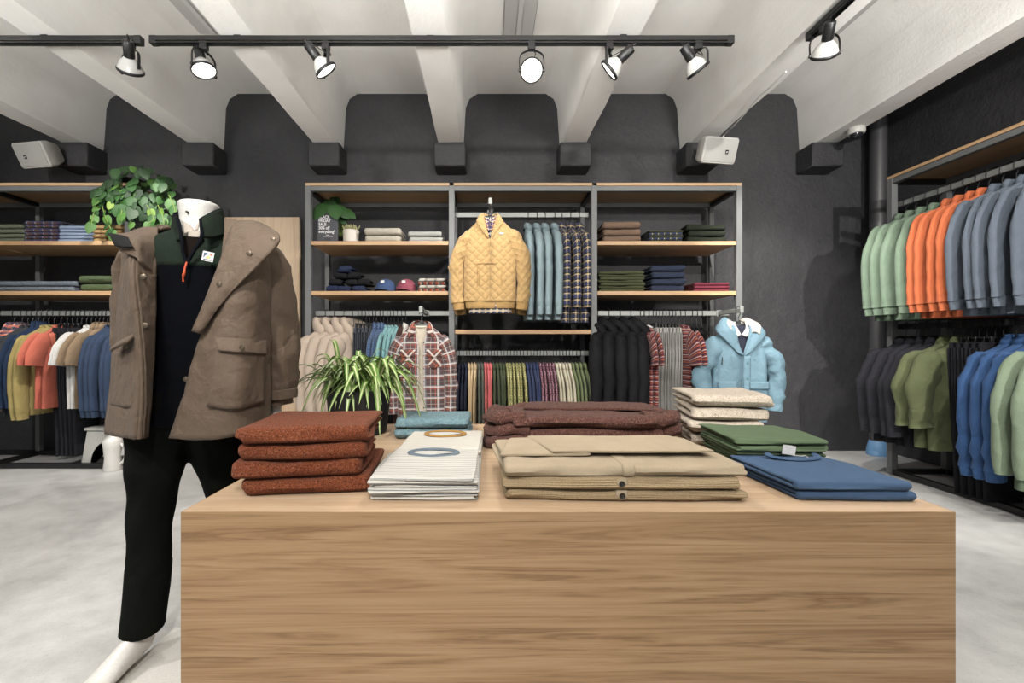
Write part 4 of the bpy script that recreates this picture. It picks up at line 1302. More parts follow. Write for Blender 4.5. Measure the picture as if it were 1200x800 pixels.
g = G(); g.lathe([(.0005, .0), (.0036, .0), (.0036, .012), (.0005, .012)], c=P(221, 249, 1.553), mat=Matrix.Rotation(PI / 2, 4, 'X'), n=10)
mpart('neck_hole', g, M['button'])

# trousers
trm = FB('dark olive black twill', (16, 19, 14), .1)
g = G()
g.grid([ell(BX - .0, BY + .0, z, w, d, BR, 28, .8) for z, w, d in ((.68, .05, .04), (.72, .155, .105), (.8, .18, .125), (.9, .17, .12), (.96, .16, .112))], True, True, True)
def trleg(pts, rad):
    C = cr([(*p, r) for p, r in zip(pts, rad)], 40)
    rows = []
    for i, c in enumerate(C):
        u = i / 39
        row = []
        for a in np.linspace(0, 2 * PI, 25)[:-1]:
            d = noise.noise(Vector((math.cos(a) * 1.6 + pts[0][0] * 9, math.sin(a) * 1.6, c[2] * 9))) * .010 + math.sin(c[2] * 42 + 2 * a) * .0025 * (1 if .25 < u < .75 else .3)
            row.append((c[0] + math.cos(a) * (c[3] + d), c[1] + math.sin(a) * (c[3] * 1.04 + d), c[2]))
        rows.append(row)
    rows.append([((x - C[-1][0]) * .9 + C[-1][0], (y - C[-1][1]) * .9 + C[-1][1], z + .0) for x, y, z in rows[-1]])
    g.grid(rows, True, True, True)
trleg(LEG1, [.098, .096, .088, .068, .062, .056])
trleg(LEG2, [.098, .094, .084, .068, .062, .056])
tro = mpart('trousers', g, trm, label='dark olive-black trousers')
md = tro.modifiers.new('fuse', 'REMESH'); md.mode = 'VOXEL'; md.voxel_size = .0085; md.use_smooth_shade = True
md = tro.modifiers.new('soft', 'SMOOTH'); md.iterations = 3; md.factor = .5
bake(tro)
for LG in (LEG1, LEG2):
    C = cr(LG, 40)
    g = G(); rows = []
    for i, k in ((30, 0.0), (30, .004), (33, .0045), (36, .004), (39, .0045), (39, .0)):
        c = C[i]
        rows.append([(c[0] + math.cos(a) * (.0565 + k + (39 - i) * .0005), c[1] + math.sin(a) * (.0595 + k + (39 - i) * .0005), c[2] + (.004 if k == 0 and i == 30 else 0) + .004 * math.sin(2 * a)) for a in np.linspace(0, 2 * PI, 25)[:-1]])
    g.grid(rows, True); mpart('turned_cuff', g, trm, tro)

# fleece pullover: black body, green yoke, stand collar, zip and badge
flk, flg, fltr = FB('black navy fleece', (8, 10, 17), .1, 150, .5), FB('forest green fleece', (36, 48, 38), .08, 150, .6), FB('navy binding', (16, 18, 26), .05)
g = G(); g.grid([ell(BX, BY, z, w, d, BR, 40, .8) for z, w, d in ((.745, .16, .115), (.75, .176, .128), (.9, .172, .12), (1.05, .168, .118), (1.18, .176, .122), (1.298, .184, .124))], True)
fle = mpart('fleece_pullover', g, flk, label='black half-zip fleece with forest green yoke')
g = G()
rows = []
for z, w, d in cr([(1.292, .185, .125), (1.33, .186, .12), (1.365, .182, .11), (1.39, .16, .098), (1.408, .125, .085), (1.425, .09, .078)], 16):
    gw = .0015 + .034 * min(1, max(0, (z - 1.302) / .1))
    rows.append(ell(BX, BY, float(z), float(w), float(d), BR, 44, .82, gap=math.asin(min(.9, (gw / w) ** (1 / .82)))))
g.grid(rows); mpart('yoke', g, flg, fle, label='forest green yoke', solid=.004)
# collar
bot = [P(236, 278, 1.485), P(251, 278, 1.525), P(267, 274, 1.61), (BX + .03, BY + .085, 1.43), (BX - .05, BY + .075, 1.43), P(203, 277, 1.6), P(206, 282, 1.53), P(213, 281, 1.487)]
mid = [P(236, 266, 1.495), P(249, 263, 1.535), P(262, 260, 1.615), (BX + .03, BY + .085, 1.48), (BX - .05, BY + .078, 1.48), P(205, 263, 1.6), P(205, 267, 1.545), P(211, 268, 1.5)]
top = [P(235, 257, 1.51), P(246, 251, 1.55), P(257, 246, 1.62), (BX + .03, BY + .082, 1.527), (BX - .05, BY + .078, 1.527), P(207, 250, 1.61), P(205, 253, 1.56), P(208, 256, 1.515)]
g = G(); g.grid(patch([bot, mid, top], 40, 14)); mpart('stand_collar', g, flg, fle, solid=.010, off=0)
g = G(); g.tube(cr(top, 44), .0052, 8, up=(0, 0, 1))
for e in (0, -1):
    a, b, c = bot[e], mid[e], top[e]
    g.tube(cr([c, b, a, P(226 if e == 0 else 214.5, 296, 1.483), P(219, 308.5, 1.482)], 24), (.006, .006) and .0058, 8)
mpart('binding', g, fltr, fle)
g = G(); g.grid(patch([[P(213, 276, 1.515), P(224, 277, 1.507), P(237, 275, 1.515)], [P(212, 290, 1.515), P(222, 291, 1.507), P(233, 290, 1.515)], [P(214, 310, 1.51), P(219, 311, 1.502), P(226, 310, 1.51)]], 8, 10))
mpart('inner_layer', g, FB('dark brown jersey', (30, 22, 18)), fle)
g = G(); g.tube(cr([P(219, 307, 1.478), P(217, 313, 1.475), P(216, 319, 1.474), P(214.6, 324, 1.474), P(214.8, 330, 1.475)], 14), [.0032] * 6 + [.0045] * 4 + [.0028] * 4, 8)
mpart('zip_pull', g, M['orange_cord'], fle, label='orange cord zip pull')
bm_ = Matrix.Translation(Vector(P(244, 301, 1.4865))) @ Matrix.Rotation(BR + R(8), 4, 'Z') @ Matrix.Rotation(R(-8), 4, 'X') @ Matrix.Rotation(R(9), 4, 'Y')
def flat(pts, y):
    g = G(); n = len(pts)
    g.v = [tuple(bm_ @ Vector((x, y, z))) for x, z in pts] + [tuple(bm_ @ Vector((x, y + .0012, z))) for x, z in pts]
    g.face(range(n)); g.face(range(2 * n - 1, n - 1, -1))
    for i in range(n):
        g.face((i, n + i, n + (i + 1) % n, (i + 1) % n))
    return g
a_ = .0165
bad = mpart('badge', flat([(-a_, -a_), (a_, -a_), (a_, a_), (-a_, a_)], -.006), M['white_print'], fle, smooth=False, label='white square badge with coloured shapes')
gg = G()
for pts, mt in (([(-.013, .011), (-.013, -.006), (-.002, .011)], 0), ([(-.008, -.007), (.003, .006), (.008, -.007)], 1), ([(.003, .011), (.012, .010), (.011, .003), (.006, .004)], 2), ([(-.012, -.0135), (.012, -.0135), (.012, -.0105), (-.012, -.0105)], 3)):
    q = flat(pts, -.0072)
    b0 = len(gg.v); gg.v += q.v
    for f in q.f:
        gg.face([b0 + i for i in f], None, mt)
o = mk('badge_print', gg.xform(TM), [plain('badge teal', (20, 74, 96)), plain('badge sand', (226, 200, 130)), plain('badge orange', (224, 92, 48)), plain('badge grey', (70, 74, 80))], fle, smooth=False)
# shirt collar inside the fleece
g = G()
g.grid(patch([[P(212, 258, 1.545), P(215, 263, 1.53), P(214, 275, 1.51)], [P(220, 262, 1.535), P(222, 268, 1.52), P(219, 272, 1.512)], [P(227, 267, 1.53), P(227, 270, 1.52), P(226, 271, 1.515)]], 8, 10))
g.grid(patch([[P(236, 258, 1.535), P(234, 263, 1.525), P(232, 270, 1.515)], [P(231, 265, 1.53), P(229, 268, 1.522), P(227, 271, 1.515)]], 6, 6))
g.grid(patch([[P(221, 272, 1.518), P(228, 271, 1.515), P(235, 271, 1.518)], [P(221, 278, 1.512), P(228, 278, 1.509), P(235, 278, 1.512)]], 6, 5))
mpart('shirt_collar', g, FB('pale stone shirting', (190, 178, 164), .04), solid=.003, label='pale stone shirt collar')

# parka
pk = FB('brown parka shell', (112, 92, 74), .06, wrinkle=.8, rough=.7)
pkd = FB('dark parka lining', (44, 45, 46), .08)
def ppatch(ctl):
    return [[P(*q) for q in r] for r in ctl]
def wrinkled(grid, amp, seed, sc=7):
    out = []
    for r in grid:
        row = []
        for x, y, z in r:
            d = noise.noise(Vector((x * sc + seed, z * sc, seed * 2))) + .5 * noise.noise(Vector((x * sc * 2.3 + seed, z * sc * 2.3, seed)))
            d += .8 * (.3 - abs(noise.noise(Vector((x * sc * 2.2 + z * 6 + seed * 3, z * sc * 1.3 - x * 5, seed * 4)))))
            row.append((x, y + d * amp, z))
        out.append(row)
    return out
rp = ppatch([[(264, 258, 1.60), (282, 262, 1.60), (304, 271, 1.62), (318, 288, 1.66)],
             [(262, 320, 1.475), (283, 322, 1.45), (303, 322, 1.50), (316, 322, 1.6)],
             [(241, 385, 1.455), (264, 388, 1.425), (294, 386, 1.465), (314, 382, 1.58)],
             [(222, 450, 1.445), (254, 452, 1.41), (290, 448, 1.45), (314, 442, 1.575)],
             [(203, 513, 1.435), (240, 515, 1.40), (285, 509, 1.44), (313, 499, 1.565)]])
g = G(); g.grid(RPG := wrinkled(patch(rp, 26, 44), .010, 3))
par = mpart('parka', g, pk, label='open brown parka with hood and patch pockets', solid=.014, ang=80)
lp = ppatch([[(147, 280, 1.60), (157, 272, 1.57), (170, 268, 1.55), (186, 268, 1.545)],
             [(146, 313, 1.58), (150, 314, 1.48), (157, 314, 1.405), (181, 316, 1.475)],
             [(139, 388, 1.58), (149, 390, 1.47), (164, 393, 1.385), (179, 392, 1.445)],
             [(133, 450, 1.58), (150, 453, 1.455), (167, 455, 1.375), (175, 454, 1.43)],
             [(127, 508, 1.57), (146, 512, 1.445), (164, 514, 1.36), (170, 512, 1.41)]])
g = G(); g.grid(wrinkled(patch([r[:3] for r in lp], 18, 44), .008, 5))
mpart('front_panel', g, pk, par, solid=.012, ang=80)
fc = [[r[2], tuple((Vector(r[2]) + Vector(r[3])) / 2 + Vector((0, -.004, 0))), r[3]] for r in lp]
g = G(); g.grid(wrinkled(patch(fc, 12, 44), .004, 9))
mpart('front_facing', g, pk, par, solid=.010, ang=80)
g = G(); g.tube([tuple(Vector(q) + Vector((0, -.003, 0))) for q in cr([r[2] for r in lp], 40)], .0065, 8); mpart('front_edge', g, pk, par)
# back and side panels
def b3(x, y, py, Yr):
    return (x, y, CAMZ - (py - VY) * Yr / F_PX)
rows = []
for k in range(5):
    L_, R_ = lp[k][0], rp[k][3]
    zc = (L_[2] + R_[2]) / 2 + (.025 if k == 0 else 0)
    w = (.015, .05, .06, .065, .07)[k]
    rows.append([L_, (BX - .19, BY + .06 + w * .5, zc), (BX - .1, BY + .13 + w, zc), (BX, BY + .15 + w, zc), (BX + .1, BY + .13 + w, zc), (BX + .19, BY + .06 + w * .5, zc), R_])
g = G(); g.grid(wrinkled(patch(rows, 40, 30), .006, 8)); mpart('back_panel', g, pk, par, solid=-.012, ang=80)
# shoulder caps joining front and back
for fr, s in ((rp[0], 1), (lp[0], -1)):
    f_ = fr if s > 0 else fr[::-1]
    bk = [(BX + s * .05, BY + .13, 1.45), (BX + s * .1, BY + .14, 1.44), (BX + s * .16, BY + .12, 1.415), rows[0][5] if s > 0 else rows[0][1]]
    md_ = [tuple((Vector(a) + Vector(b)) / 2 + Vector((0, 0, .018))) for a, b in zip(f_, bk)]
    g = G(); g.grid(patch([f_, md_, bk], 16, 14)); mpart('shoulder', g, pk, par, solid=.010, ang=80, off=0)
# sleeves
def psleeve(ctl, seed, name='sleeve'):
    C = cr(ctl, 44)
    g = G(); rows = []
    for i, c in enumerate(C):
        row = []
        for a in np.linspace(0, 2 * PI, 33)[:-1]:
            d = noise.noise(Vector((math.cos(a) * 1.5 + seed, math.sin(a) * 1.5, c[2] * 15))) * .011 + noise.noise(Vector((math.cos(a) * 3 + seed, math.sin(a) * 3, c[2] * 30))) * .005
            row.append((c[0] + math.cos(a) * (c[3] + d), c[1] + math.sin(a) * (c[4] + d), c[2] + .25 * (c[3]) * math.cos(a) * (c[5])))
        rows.append(row)
    e = rows[-1]
    rows.append([((x - C[-1][0]) * .85 + C[-1][0], (y - C[-1][1]) * .85 + C[-1][1], z + .006) for x, y, z in e])
    rows.append([((x - C[-1][0]) * .8 + C[-1][0], (y - C[-1][1]) * .8 + C[-1][1], z + .06) for x, y, z in e])
    g.grid(rows, True, True, True)
    return mpart(name, g, pk, par, ang=80)
sl = psleeve([(*P(303, 279, 1.645), .035, .05, -1.2), (*P(312, 292, 1.65), .062, .085, -1.4), (*P(318, 330, 1.655), .074, .092, -.5), (*P(327, 385, 1.66), .068, .085, 0), (*P(329, 430, 1.665), .062, .075, .1), (*P(323, 474, 1.66), .056, .066, .3)], 2.0)
psleeve([(*P(172, 284, 1.63), .035, .05, 1.2), (*P(165, 300, 1.64), .055, .08, 1.3), (*P(158, 340, 1.655), .06, .08, .5), (*P(157, 400, 1.655), .056, .075, 0), (*P(159, 440, 1.645), .052, .066, 0), (*P(162, 482, 1.63), .048, .058, 0)], 6.0)
g = G()
cs = Vector(P(326, 461, 1.66))
g.grid([[(cs.x + (.0665 + k) * math.cos(a), cs.y + (.0775 + k) * math.sin(a), cs.z + z + .004 * math.cos(a)) for a in np.linspace(-PI * .95, .1, 24)] for z, k in ((.018, 0), (.016, .003), (0, .0045), (-.016, .003), (-.018, 0))])
mpart('cuff_strap', g, pk, par, solid=.003, off=1)
# lapels: the wide hood facing folded back on both sides
g = G(); g.grid(wrinkled(patch(ppatch([[(281, 261, 1.605), (300, 262, 1.60), (317, 270, 1.56)], [(271, 272, 1.53), (297, 273, 1.475), (328, 283, 1.465)], [(262, 302, 1.465), (282, 304, 1.425), (303, 312, 1.43)], [(246, 345, 1.44), (256, 346, 1.41), (268, 347, 1.415)], [(228, 389, 1.435), (231, 389, 1.42), (234, 389, 1.425)]]), 18, 36), .003, 11))
mpart('lapel', g, pk, par, solid=.010, ang=80)
g = G(); g.grid(wrinkled(patch(ppatch([[(186, 268, 1.55), (170, 267, 1.53), (152, 272, 1.48), (127, 274, 1.45)], [(184, 285, 1.50), (170, 283, 1.46), (156, 284, 1.42), (133, 284, 1.435)], [(181, 322, 1.465), (172, 312, 1.425), (160, 302, 1.395), (142, 295, 1.425)]]), 20, 22), .003, 13))
mpart('lapel', g, pk, par, solid=.010, ang=80)
g = G(); g.grid(patch(ppatch([[(126, 273.5, 1.445), (140, 276, 1.44), (150, 279, 1.44)], [(131, 280, 1.425), (142, 282, 1.42), (154, 286, 1.405)], [(137, 289, 1.42), (146, 290, 1.40), (157, 290, 1.393)]]), 10, 10))
mpart('lapel_lining', g, pkd, par, solid=.004, label='dark grey lapel lining')
g = G()
pth = cr([P(186, 271, 1.60), (BX - .17, BY + .10, 1.44), (BX - .10, BY + .16, 1.42), (BX, BY + .185, 1.41), (BX + .1, BY + .16, 1.42), (BX + .17, BY + .10, 1.44), P(285, 266, 1.62)], 30)
g.tube(pth, [(.02 + .035 * math.sin(PI * i / 29), .02 + .035 * math.sin(PI * i / 29)) for i in range(30)], 14, wob=.012, seed=4, up=(0, 0, 1)); mpart('hood', g, pk, par)
# top-stitched seams that follow the panel
def seam(ij, name='seam'):
    g = G()
    g.tube([(RPG[i][j][0], RPG[i][j][1] - .0035, RPG[i][j][2]) for i, j in ij], [(.003, .002)] * len(ij), 6)
    mpart(name, g, FB('parka seam', (72, 59, 47), .05), par)
seam([(i, 7) for i in range(13, 44)])
seam([(15, j) for j in range(10, 25)])
seam([(41, j) for j in range(1, 25)])
# pockets and snaps
def on(px, py, Y, w=0.0):
    return P(px, py, Y)
g = G(); g.grid(patch(ppatch([[(252, 404, 1.405), (282, 405, 1.417), (310, 404, 1.515)], [(249, 440, 1.395), (280, 441, 1.408), (309, 437, 1.51)], [(243, 476, 1.388), (278, 479, 1.402), (308, 472, 1.50)]]), 16, 16)); po = mpart('patch_pocket', g, pk, par, solid=.012, off=0, ang=50)
g = G(); g.grid(patch(ppatch([[(252, 395, 1.405), (282, 397, 1.42), (312, 399, 1.525)], [(253, 403, 1.395), (282, 405, 1.41), (313, 407, 1.52)], [(256, 411, 1.388), (282, 413, 1.402), (313, 415, 1.51)]]), 16, 10)); mpart('pocket_flap', g, pk, par, solid=.009, off=0, ang=50)
g = G(); g.grid(patch(ppatch([[(158, 392, 1.40), (152, 394, 1.44), (146, 397, 1.48)], [(152, 398, 1.375), (142, 402, 1.41), (134, 406, 1.46)], [(148, 401, 1.36), (138, 406, 1.40), (129, 411, 1.45)]]), 12, 10)); mpart('pocket_flap', g, pk, par, solid=.009, off=0, ang=50)
g = G(); g.grid(patch(ppatch([[(136, 412, 1.53), (147, 411, 1.455), (158, 405, 1.40)], [(134, 445, 1.525), (147, 446, 1.448), (160, 445, 1.39)], [(132, 474, 1.52), (146, 477, 1.44), (157, 477, 1.39)]]), 12, 16)); mpart('patch_pocket', g, pk, par, solid=.012, off=0, ang=50)
sn = [(284, 407, 1.395, -8), (218, 444, 1.435, 0), (206, 506, 1.428, 0), (292, 297, 1.418, 0), (257, 333, 1.40, 0), (320, 281, 1.452, 0), (168, 324, 1.405, 20), (170, 381, 1.395, 20)]
for px, py, Y, r_ in sn:
    g = G(); g.lathe([(.0005, .004), (.005, .0035), (.0085, .0025), (.009, 0), (.0005, 0)], c=P(px, py, Y), mat=Matrix.Rotation(R(r_), 4, 'Z') @ Matrix.Rotation(PI / 2, 4, 'X'), n=14)
    mpart('snap', g, M['brass'], par, label='dull metal snap button')
g = G(); g.tube(cr([P(168, 470, 1.38), P(166, 490, 1.37), P(160, 508, 1.365), P(157, 514, 1.372)], 12), .004, 8); mpart('zip', g, M['brass'], par, label='dull metal zip end')
g = G()
g.box(-1.125, -.772, 1.16, 1.6, .0005, .007, .003)
mpart('base_plate', g, M['white_plastic'], label='flat white base plate')
body.location.z = tro.location.z = .004

# ------------------------------------------------------------------ plants
leafm = NT('glossy pothos leaf')
at = leafm.n('ShaderNodeAttribute'); at.attribute_name = 'tint'
leafm.fin(leafm.ramp(at.outputs['Fac'], [(0, (26, 60, 24)), (.5, (46, 92, 34)), (.85, (86, 130, 46)), (1, (146, 170, 76))]), .6, spec=.5)
leafm.b.inputs['Subsurface Weight'].default_value = 0
LEAFM = leafm.m
stemm = plain('green stem', (108, 132, 58), .6)


def leaf(g, tints, pos, nrm, tip, size, tint, curl=.18):
    n = Vector(nrm).normalized()
    t = Vector(tip)
    t = (t - n * t.dot(n))
    t = t.normalized() if t.length > 1e-3 else n.orthogonal()
    s = t.cross(n)
    half = [(0, .0), (.12, -.12), (.30, -.13), (.43, .05), (.47, .25), (.42, .5), (.28, .75), (.10, .95), (0, 1.05)]
    base = len(g.v)
    P0 = Vector(pos)
    for k in range(9):
        hx, hy = half[k]
        for x in ((-hx, 0, hx)):
            zz = -curl * abs(x) * 1.2 - curl * (hy * hy) * .7
            yy = max(hy, 0) if x == 0 and k < 3 else hy
            g.v.append(tuple(P0 + s * (x * size) + t * (yy * size) + n * (zz * size)))
            tints.append(tint)
    for k in range(8):
        a, b = base + 3 * k, base + 3 * (k + 1)
        g.face((a, a + 1, b + 1, b)); g.face((a + 1, a + 2, b + 2, b + 1))


pl = thing('trailing_plant', 'bushy green trailing plant on top of the shelving corner above the mannequin', 'plant', (-3.0, 3.78, ZTOP))
TP = Matrix.Translation((3.0, -3.78, -ZTOP))
g = G(); g.lathe([(.001, .002), (.075, .002), (.09, .06), (.095, .065), (.088, .065), (.084, .055), (.001, .055)], n=28); mk('plant_pot', g, M['pot_black'], pl)
rs = random.Random(5)
g, tn = G(), []
vines = G()
for i in range(235):
    a, b = rs.uniform(0, 2 * PI), rs.random() ** .5
    u = rs.uniform(-1, 1)
    px = 157 + 46 * u
    top = 193 + 14 * abs(u - .05) ** 2 * 1.3 + (10 if u < -.5 else 0)
    low = (246 if u < -.15 else 266) - 10 * abs(u)
    py = top + (low - top) * rs.random() ** 1.3
    Y = 3.64 + rs.uniform(-.12, .3) * (1 if py < 222 else .45)
    if py > 219 and u < .1 and Y > 3.6:
        Y = 3.58 - rs.random() * .06
    q = Vector(P(px, py, Y))
    out = (q - Vector((-2.98, 3.95, 2.2))).normalized() + Vector((rs.uniform(-.6, .6), rs.uniform(-.9, .1), rs.uniform(-.2, .7)))
    leaf(g, tn, q, out, (rs.uniform(-.6, .6), -.2, -1), rs.uniform(.05, .088), min(1, max(0, rs.gauss(.3, .27))))
for path in ([(125, 232), (112, 245), (107, 262)], [(116, 226), (121, 246), (125, 258), (131, 270)], [(140, 228), (143, 242), (142, 252)], [(172, 240), (180, 256), (173, 262)], [(185, 240), (191, 255), (193, 268)], [(198, 228), (205, 246), (203, 258)], [(150, 225), (152, 240)]):
    pts = cr([P(px, py, 3.56 - .02 * k) for k, (px, py) in enumerate(path)], 12)
    vines.tube(pts, .0035, 6)
    for k in range(2, 12, 3 if len(path) < 3 else 2):
        leaf(g, tn, pts[k], (rs.uniform(-.7, .7), -1, rs.uniform(-.1, .6)), (rs.uniform(-.7, .7), 0, -1), rs.uniform(.05, .08), min(1, max(0, rs.gauss(.5, .25))))
    leaf(g, tn, pts[-1], (rs.uniform(-.4, .4), -1, .2), (rs.uniform(-.4, .4), 0, -1), .082, .62)
g.tint = tn
mk('foliage', g.xform(TP), LEAFM, pl, ang=80); mk('vines', vines.xform(TP), stemm, pl)

# plant peeping over the sale sign
pl = thing('potted_plant', 'dark-leaved green plant leaning over the sale sign', 'plant', (-1.3, 3.97, Z1 + .001))
g = G(); g.lathe([(.001, 0), (.05, 0), (.062, .1), (.056, .1), (.05, .08), (.001, .08)], n=22); mk('plant_pot', g, M['pot_black'], pl)
TQ = Matrix.Translation((1.3, -3.97, -Z1 - .001))
g, tn, vines = G(), [], G()
for px, py, Y, sz, nx, tx, ti in ((379, 240, 3.74, .15, -.2, -.4, .3), (391, 241, 3.72, .135, .2, .25, .34), (398, 243, 3.76, .12, .5, .9, .28), (385, 234, 3.85, .13, -.1, .3, .08), (374, 240, 3.8, .11, -.5, -.8, .1), (405, 247, 3.78, .10, .3, 1.6, .3), (398, 253, 3.8, .09, .3, .8, .12), (371, 248, 3.76, .075, -.4, -.4, .2), (391, 231, 3.9, .1, .2, .5, .03)):
    q = Vector(P(px, py, Y))
    leaf(g, tn, q, (nx, -1, .55), (tx, -.1, -1), sz, ti)
    vines.tube(cr([(-1.3, 3.97, Z1 + .08), ((q.x - 1.3) / 2, 3.93, q.z + .0), q], 12), .003, 6)
g.tint = tn
mk('foliage', g.xform(TQ), LEAFM, pl, ang=80); mk('stems', vines.xform(TQ), stemm, pl)

# succulent in the ceramic pot
pl = thing('succulent', 'small succulent in a cream ceramic pot beside the sale sign', 'plant', (sx(408), 3.78, Z1 + .001))
g = G(); g.lathe([(.001, 0), (.058, 0), (.064, .004), (.066, .09), (.067, .097), (.0655, .1), (.067, .103), (.066, .118), (.061, .12), (.058, .105), (.001, .105)], n=32); mk('plant_pot', g, M['ceramic'], pl)
g = G()
for i in range(46):
    a, r = rs.uniform(0, 2 * PI), rs.uniform(.005, .075)
    b = Vector((math.cos(a) * min(r, .05), math.sin(a) * min(r, .05), .105))
    e = Vector((math.cos(a) * r, math.sin(a) * r, .13 + rs.uniform(0, .035) - r * .1))
    g.tube([b, b.lerp(e, .5), e, e + (e - b).normalized() * .012], [.002, .004, .0065, .001], 6)
mk('foliage', g, plain('grey green succulent', (148, 146, 104), .6, var=.25, scale=60), pl)

# spider plant on the table
spm = NT('variegated blade')
uvn = spm.coord('UV'); sp_ = spm.n('ShaderNodeSeparateXYZ'); spm.link(uvn, sp_.inputs[0])
SPM = spm.fin(spm.ramp(sp_.outputs[0], [(0, (104, 142, 62)), (.3, (116, 152, 68)), (.4, (214, 218, 170)), (.6, (214, 218, 170)), (.7, (116, 152, 68)), (1, (104, 142, 62))]), .45, spec=.4)
SPX, SPY, SPH = -.6, 2.09, .205
pl = thing('spider_plant', 'striped spider plant in a matt black planter on the table behind the rust sweaters', 'plant', (SPX, SPY, TZ + .001))
g = G(); g.lathe([(.001, 0), (.12, 0), (.128, .004), (.148, SPH - .008), (.149, SPH), (.138, SPH), (.134, SPH - .03), (.001, SPH - .03)], n=48); mk('planter', g, M['pot_black'], pl)
g = G(); g.lathe([(.001, SPH - .022), (.133, SPH - .026), (.133, SPH - .03), (.001, SPH - .029)], n=32); mk('soil', g, M['soil'], pl)
g = G()
rs = random.Random(11)
def blade(ang, ln, rise, droop, w, x0=0.0, y0=0.0):
    d = Vector((math.cos(ang), math.sin(ang), 0))
    sd = Vector((-math.sin(ang), math.cos(ang), 0))
    base = Vector((x0, y0, SPH - .025)) + d * rs.uniform(.0, .05)
    n = 16
    rows = []
    for i in range(n):
        u = i / (n - 1)
        h = rise * math.sin(min(1, u * 1.35) * PI * .5) - droop * max(0, u - .4) ** 1.8 * 2.2
        p = base + d * (ln * (u ** 1.15)) + Vector((0, 0, h))
        ww = w * (.55 + .45 * min(1, u * 4)) * (1 - max(0, (u - .55) / .45) ** 1.6) + .0008
        rows.append([p - sd * ww + Vector((0, 0, ww * .45)), p, p + sd * ww + Vector((0, 0, ww * .45))])
    b = len(g.v)
    for r in rows:
        g.v += [tuple(q) for q in r]
    for i in range(n - 1):
        for j in range(2):
            a = b + i * 3 + j
            u0, u1 = j * .5, j * .5 + .5
            g.face((a, a + 1, a + 4, a + 3), [(u0, 0), (u1, 0), (u1, 1), (u0, 1)])
for i in range(185):
    c = rs.choice((-.06, -.045, .0, .065, .08))
    ang = rs.uniform(0, 2 * PI)
    ln = rs.uniform(.09, .24)
    blade(ang, ln, rs.uniform(.06, .2), rs.uniform(.03, .2) * (ln / .2), rs.uniform(.008, .0135), c, rs.uniform(-.05, .05))
for ang, ln, rise, dr, w, c in ((2.5, .10, .25, 0, .013, -.06), (1.9, .07, .20, .0, .012, 0), (2.9, .13, .19, .02, .012, -.06), (.5, .14, .23, .08, .006, 0), (3.3, .3, .12, .26, .012, -.06), (-2.9, .28, .1, .24, .011, -.06), (-.35, .22, .12, .36, .016, .08), (-.7, .2, .11, .34, .016, .08), (-1.1, .18, .09, .3, .016, .05), (-1.6, .16, .08, .2, .016, .0), (-1.9, .17, .09, .22, .015, -.05), (-2.3, .2, .1, .24, .014, -.06), (.0, .24, .13, .42, .013, .08)):
    blade(ang, ln, rise, dr, w, c)
mk('foliage', g, SPM, pl, ang=80)

# ------------------------------------------------------------------ sale sign
def text_mesh(body, size, m, parent, loc, rot, name='sign_text', bold=.0, xs=1.0):
    cu = bpy.data.curves.new(name, 'FONT')
    cu.body = body
    cu.size = size
    cu.extrude = .0006
    cu.offset = bold
    cu.space_line = .88
    o = bpy.data.objects.new(name, cu)
    COL.objects.link(o)
    dg = bpy.context.evaluated_depsgraph_get()
    me = bpy.data.meshes.new_from_object(o.evaluated_get(dg))
    bpy.data.objects.remove(o)
    bpy.data.curves.remove(cu)
    me.materials.clear()
    me.materials.append(m)
    q = bpy.data.objects.new(name, me)
    COL.objects.link(q)
    q.parent = parent
    q.location = loc
    q.rotation_euler = rot
    q.scale = (xs, 1, 1)
    return q


sg_ = thing('sale_sign', 'dark sale sign in a black stand under the green leaves', 'sign', (sx(383.2), 3.72, Z1 + .001), R(3))
g = G(); g.box(-.086, .086, -.002, .002, .012, .25, .0008); mk('card', g, M['card'], sg_)
g = G(); g.box(-.038, .03, -.03, .03, 0, .008, .002); g.box(-.02, .02, -.012, -.004, .006, .04, .001); mk('stand', g, M['black_plastic'], sg_)
text_mesh('BLACK\nFRIDAY\nSALE\n30% off\neverything*', .0345, M['white_print'], sg_, (-.0745, -.0028, .206), (PI / 2, 0, 0), bold=.0007, xs=.86)
g = G(); g.box(-.012, .012, -.0032, -.0022, .0648, .0685); g.box(-.042, .042, -.0032, -.0022, .0535, .0555); mk('small_print', g, M['white_print'], sg_)

# ------------------------------------------------------------------ ceiling fittings
TZK, TYK = 2.82, 2.645
def track(x0, x1, label):
    t = thing('lighting_track', label, 'lighting track', (x0, TYK, TZK))
    g = G(); g.box(0, x1 - x0, -.018, .018, .004, .034, .002); mk('track_body', g, M['black_metal'], t)
    g = G(); g.box(.0, x1 - x0, -.018, -.012, -.010, -.002, .001); g.box(.0, x1 - x0, .012, .018, -.010, .004, .001); mk('track_lip', g, M['black_metal'], t)
    for e in (0, x1 - x0):
        g = G(); g.box(e - .02, e + .02, -.019, .019, -.012, .035, .002); mk('end_cap', g, M['black_plastic'], t)
    g = G()
    for n in range(-5, 4):
        cx = -.333 + 1.147 * n
        if x0 < cx < x1:
            g.box(cx - .02 - x0, cx + .02 - x0, -.015, .015, .034, .042, .001)
    if g.v:
        mk('mounting_clip', g, M['black_metal'], t)
    return t
track(-1.98, 1.45, 'long black lighting track with five lamps across the white beams')
track(-5.2, -2.07, 'black lighting track above the low rail shelving')
t = thing('lighting_track', 'black lighting track running towards the viewer above the side rack', 'lighting track', (1.9, 2.6, TZK))
g = G(); g.box(-.018, .018, -3.6, 0, .004, .034, .002); mk('track_body', g, M['black_metal'], t)
g = G(); g.box(.012, .018, -3.6, 0, -.010, .004, .001); g.box(-.018, -.012, -3.6, 0, -.010, -.002, .001); mk('track_lip', g, M['black_metal'], t)
g = G(); g.box(-.019, .019, -.02, .02, -.012, .035, .002); mk('end_cap', g, M['black_plastic'], t)


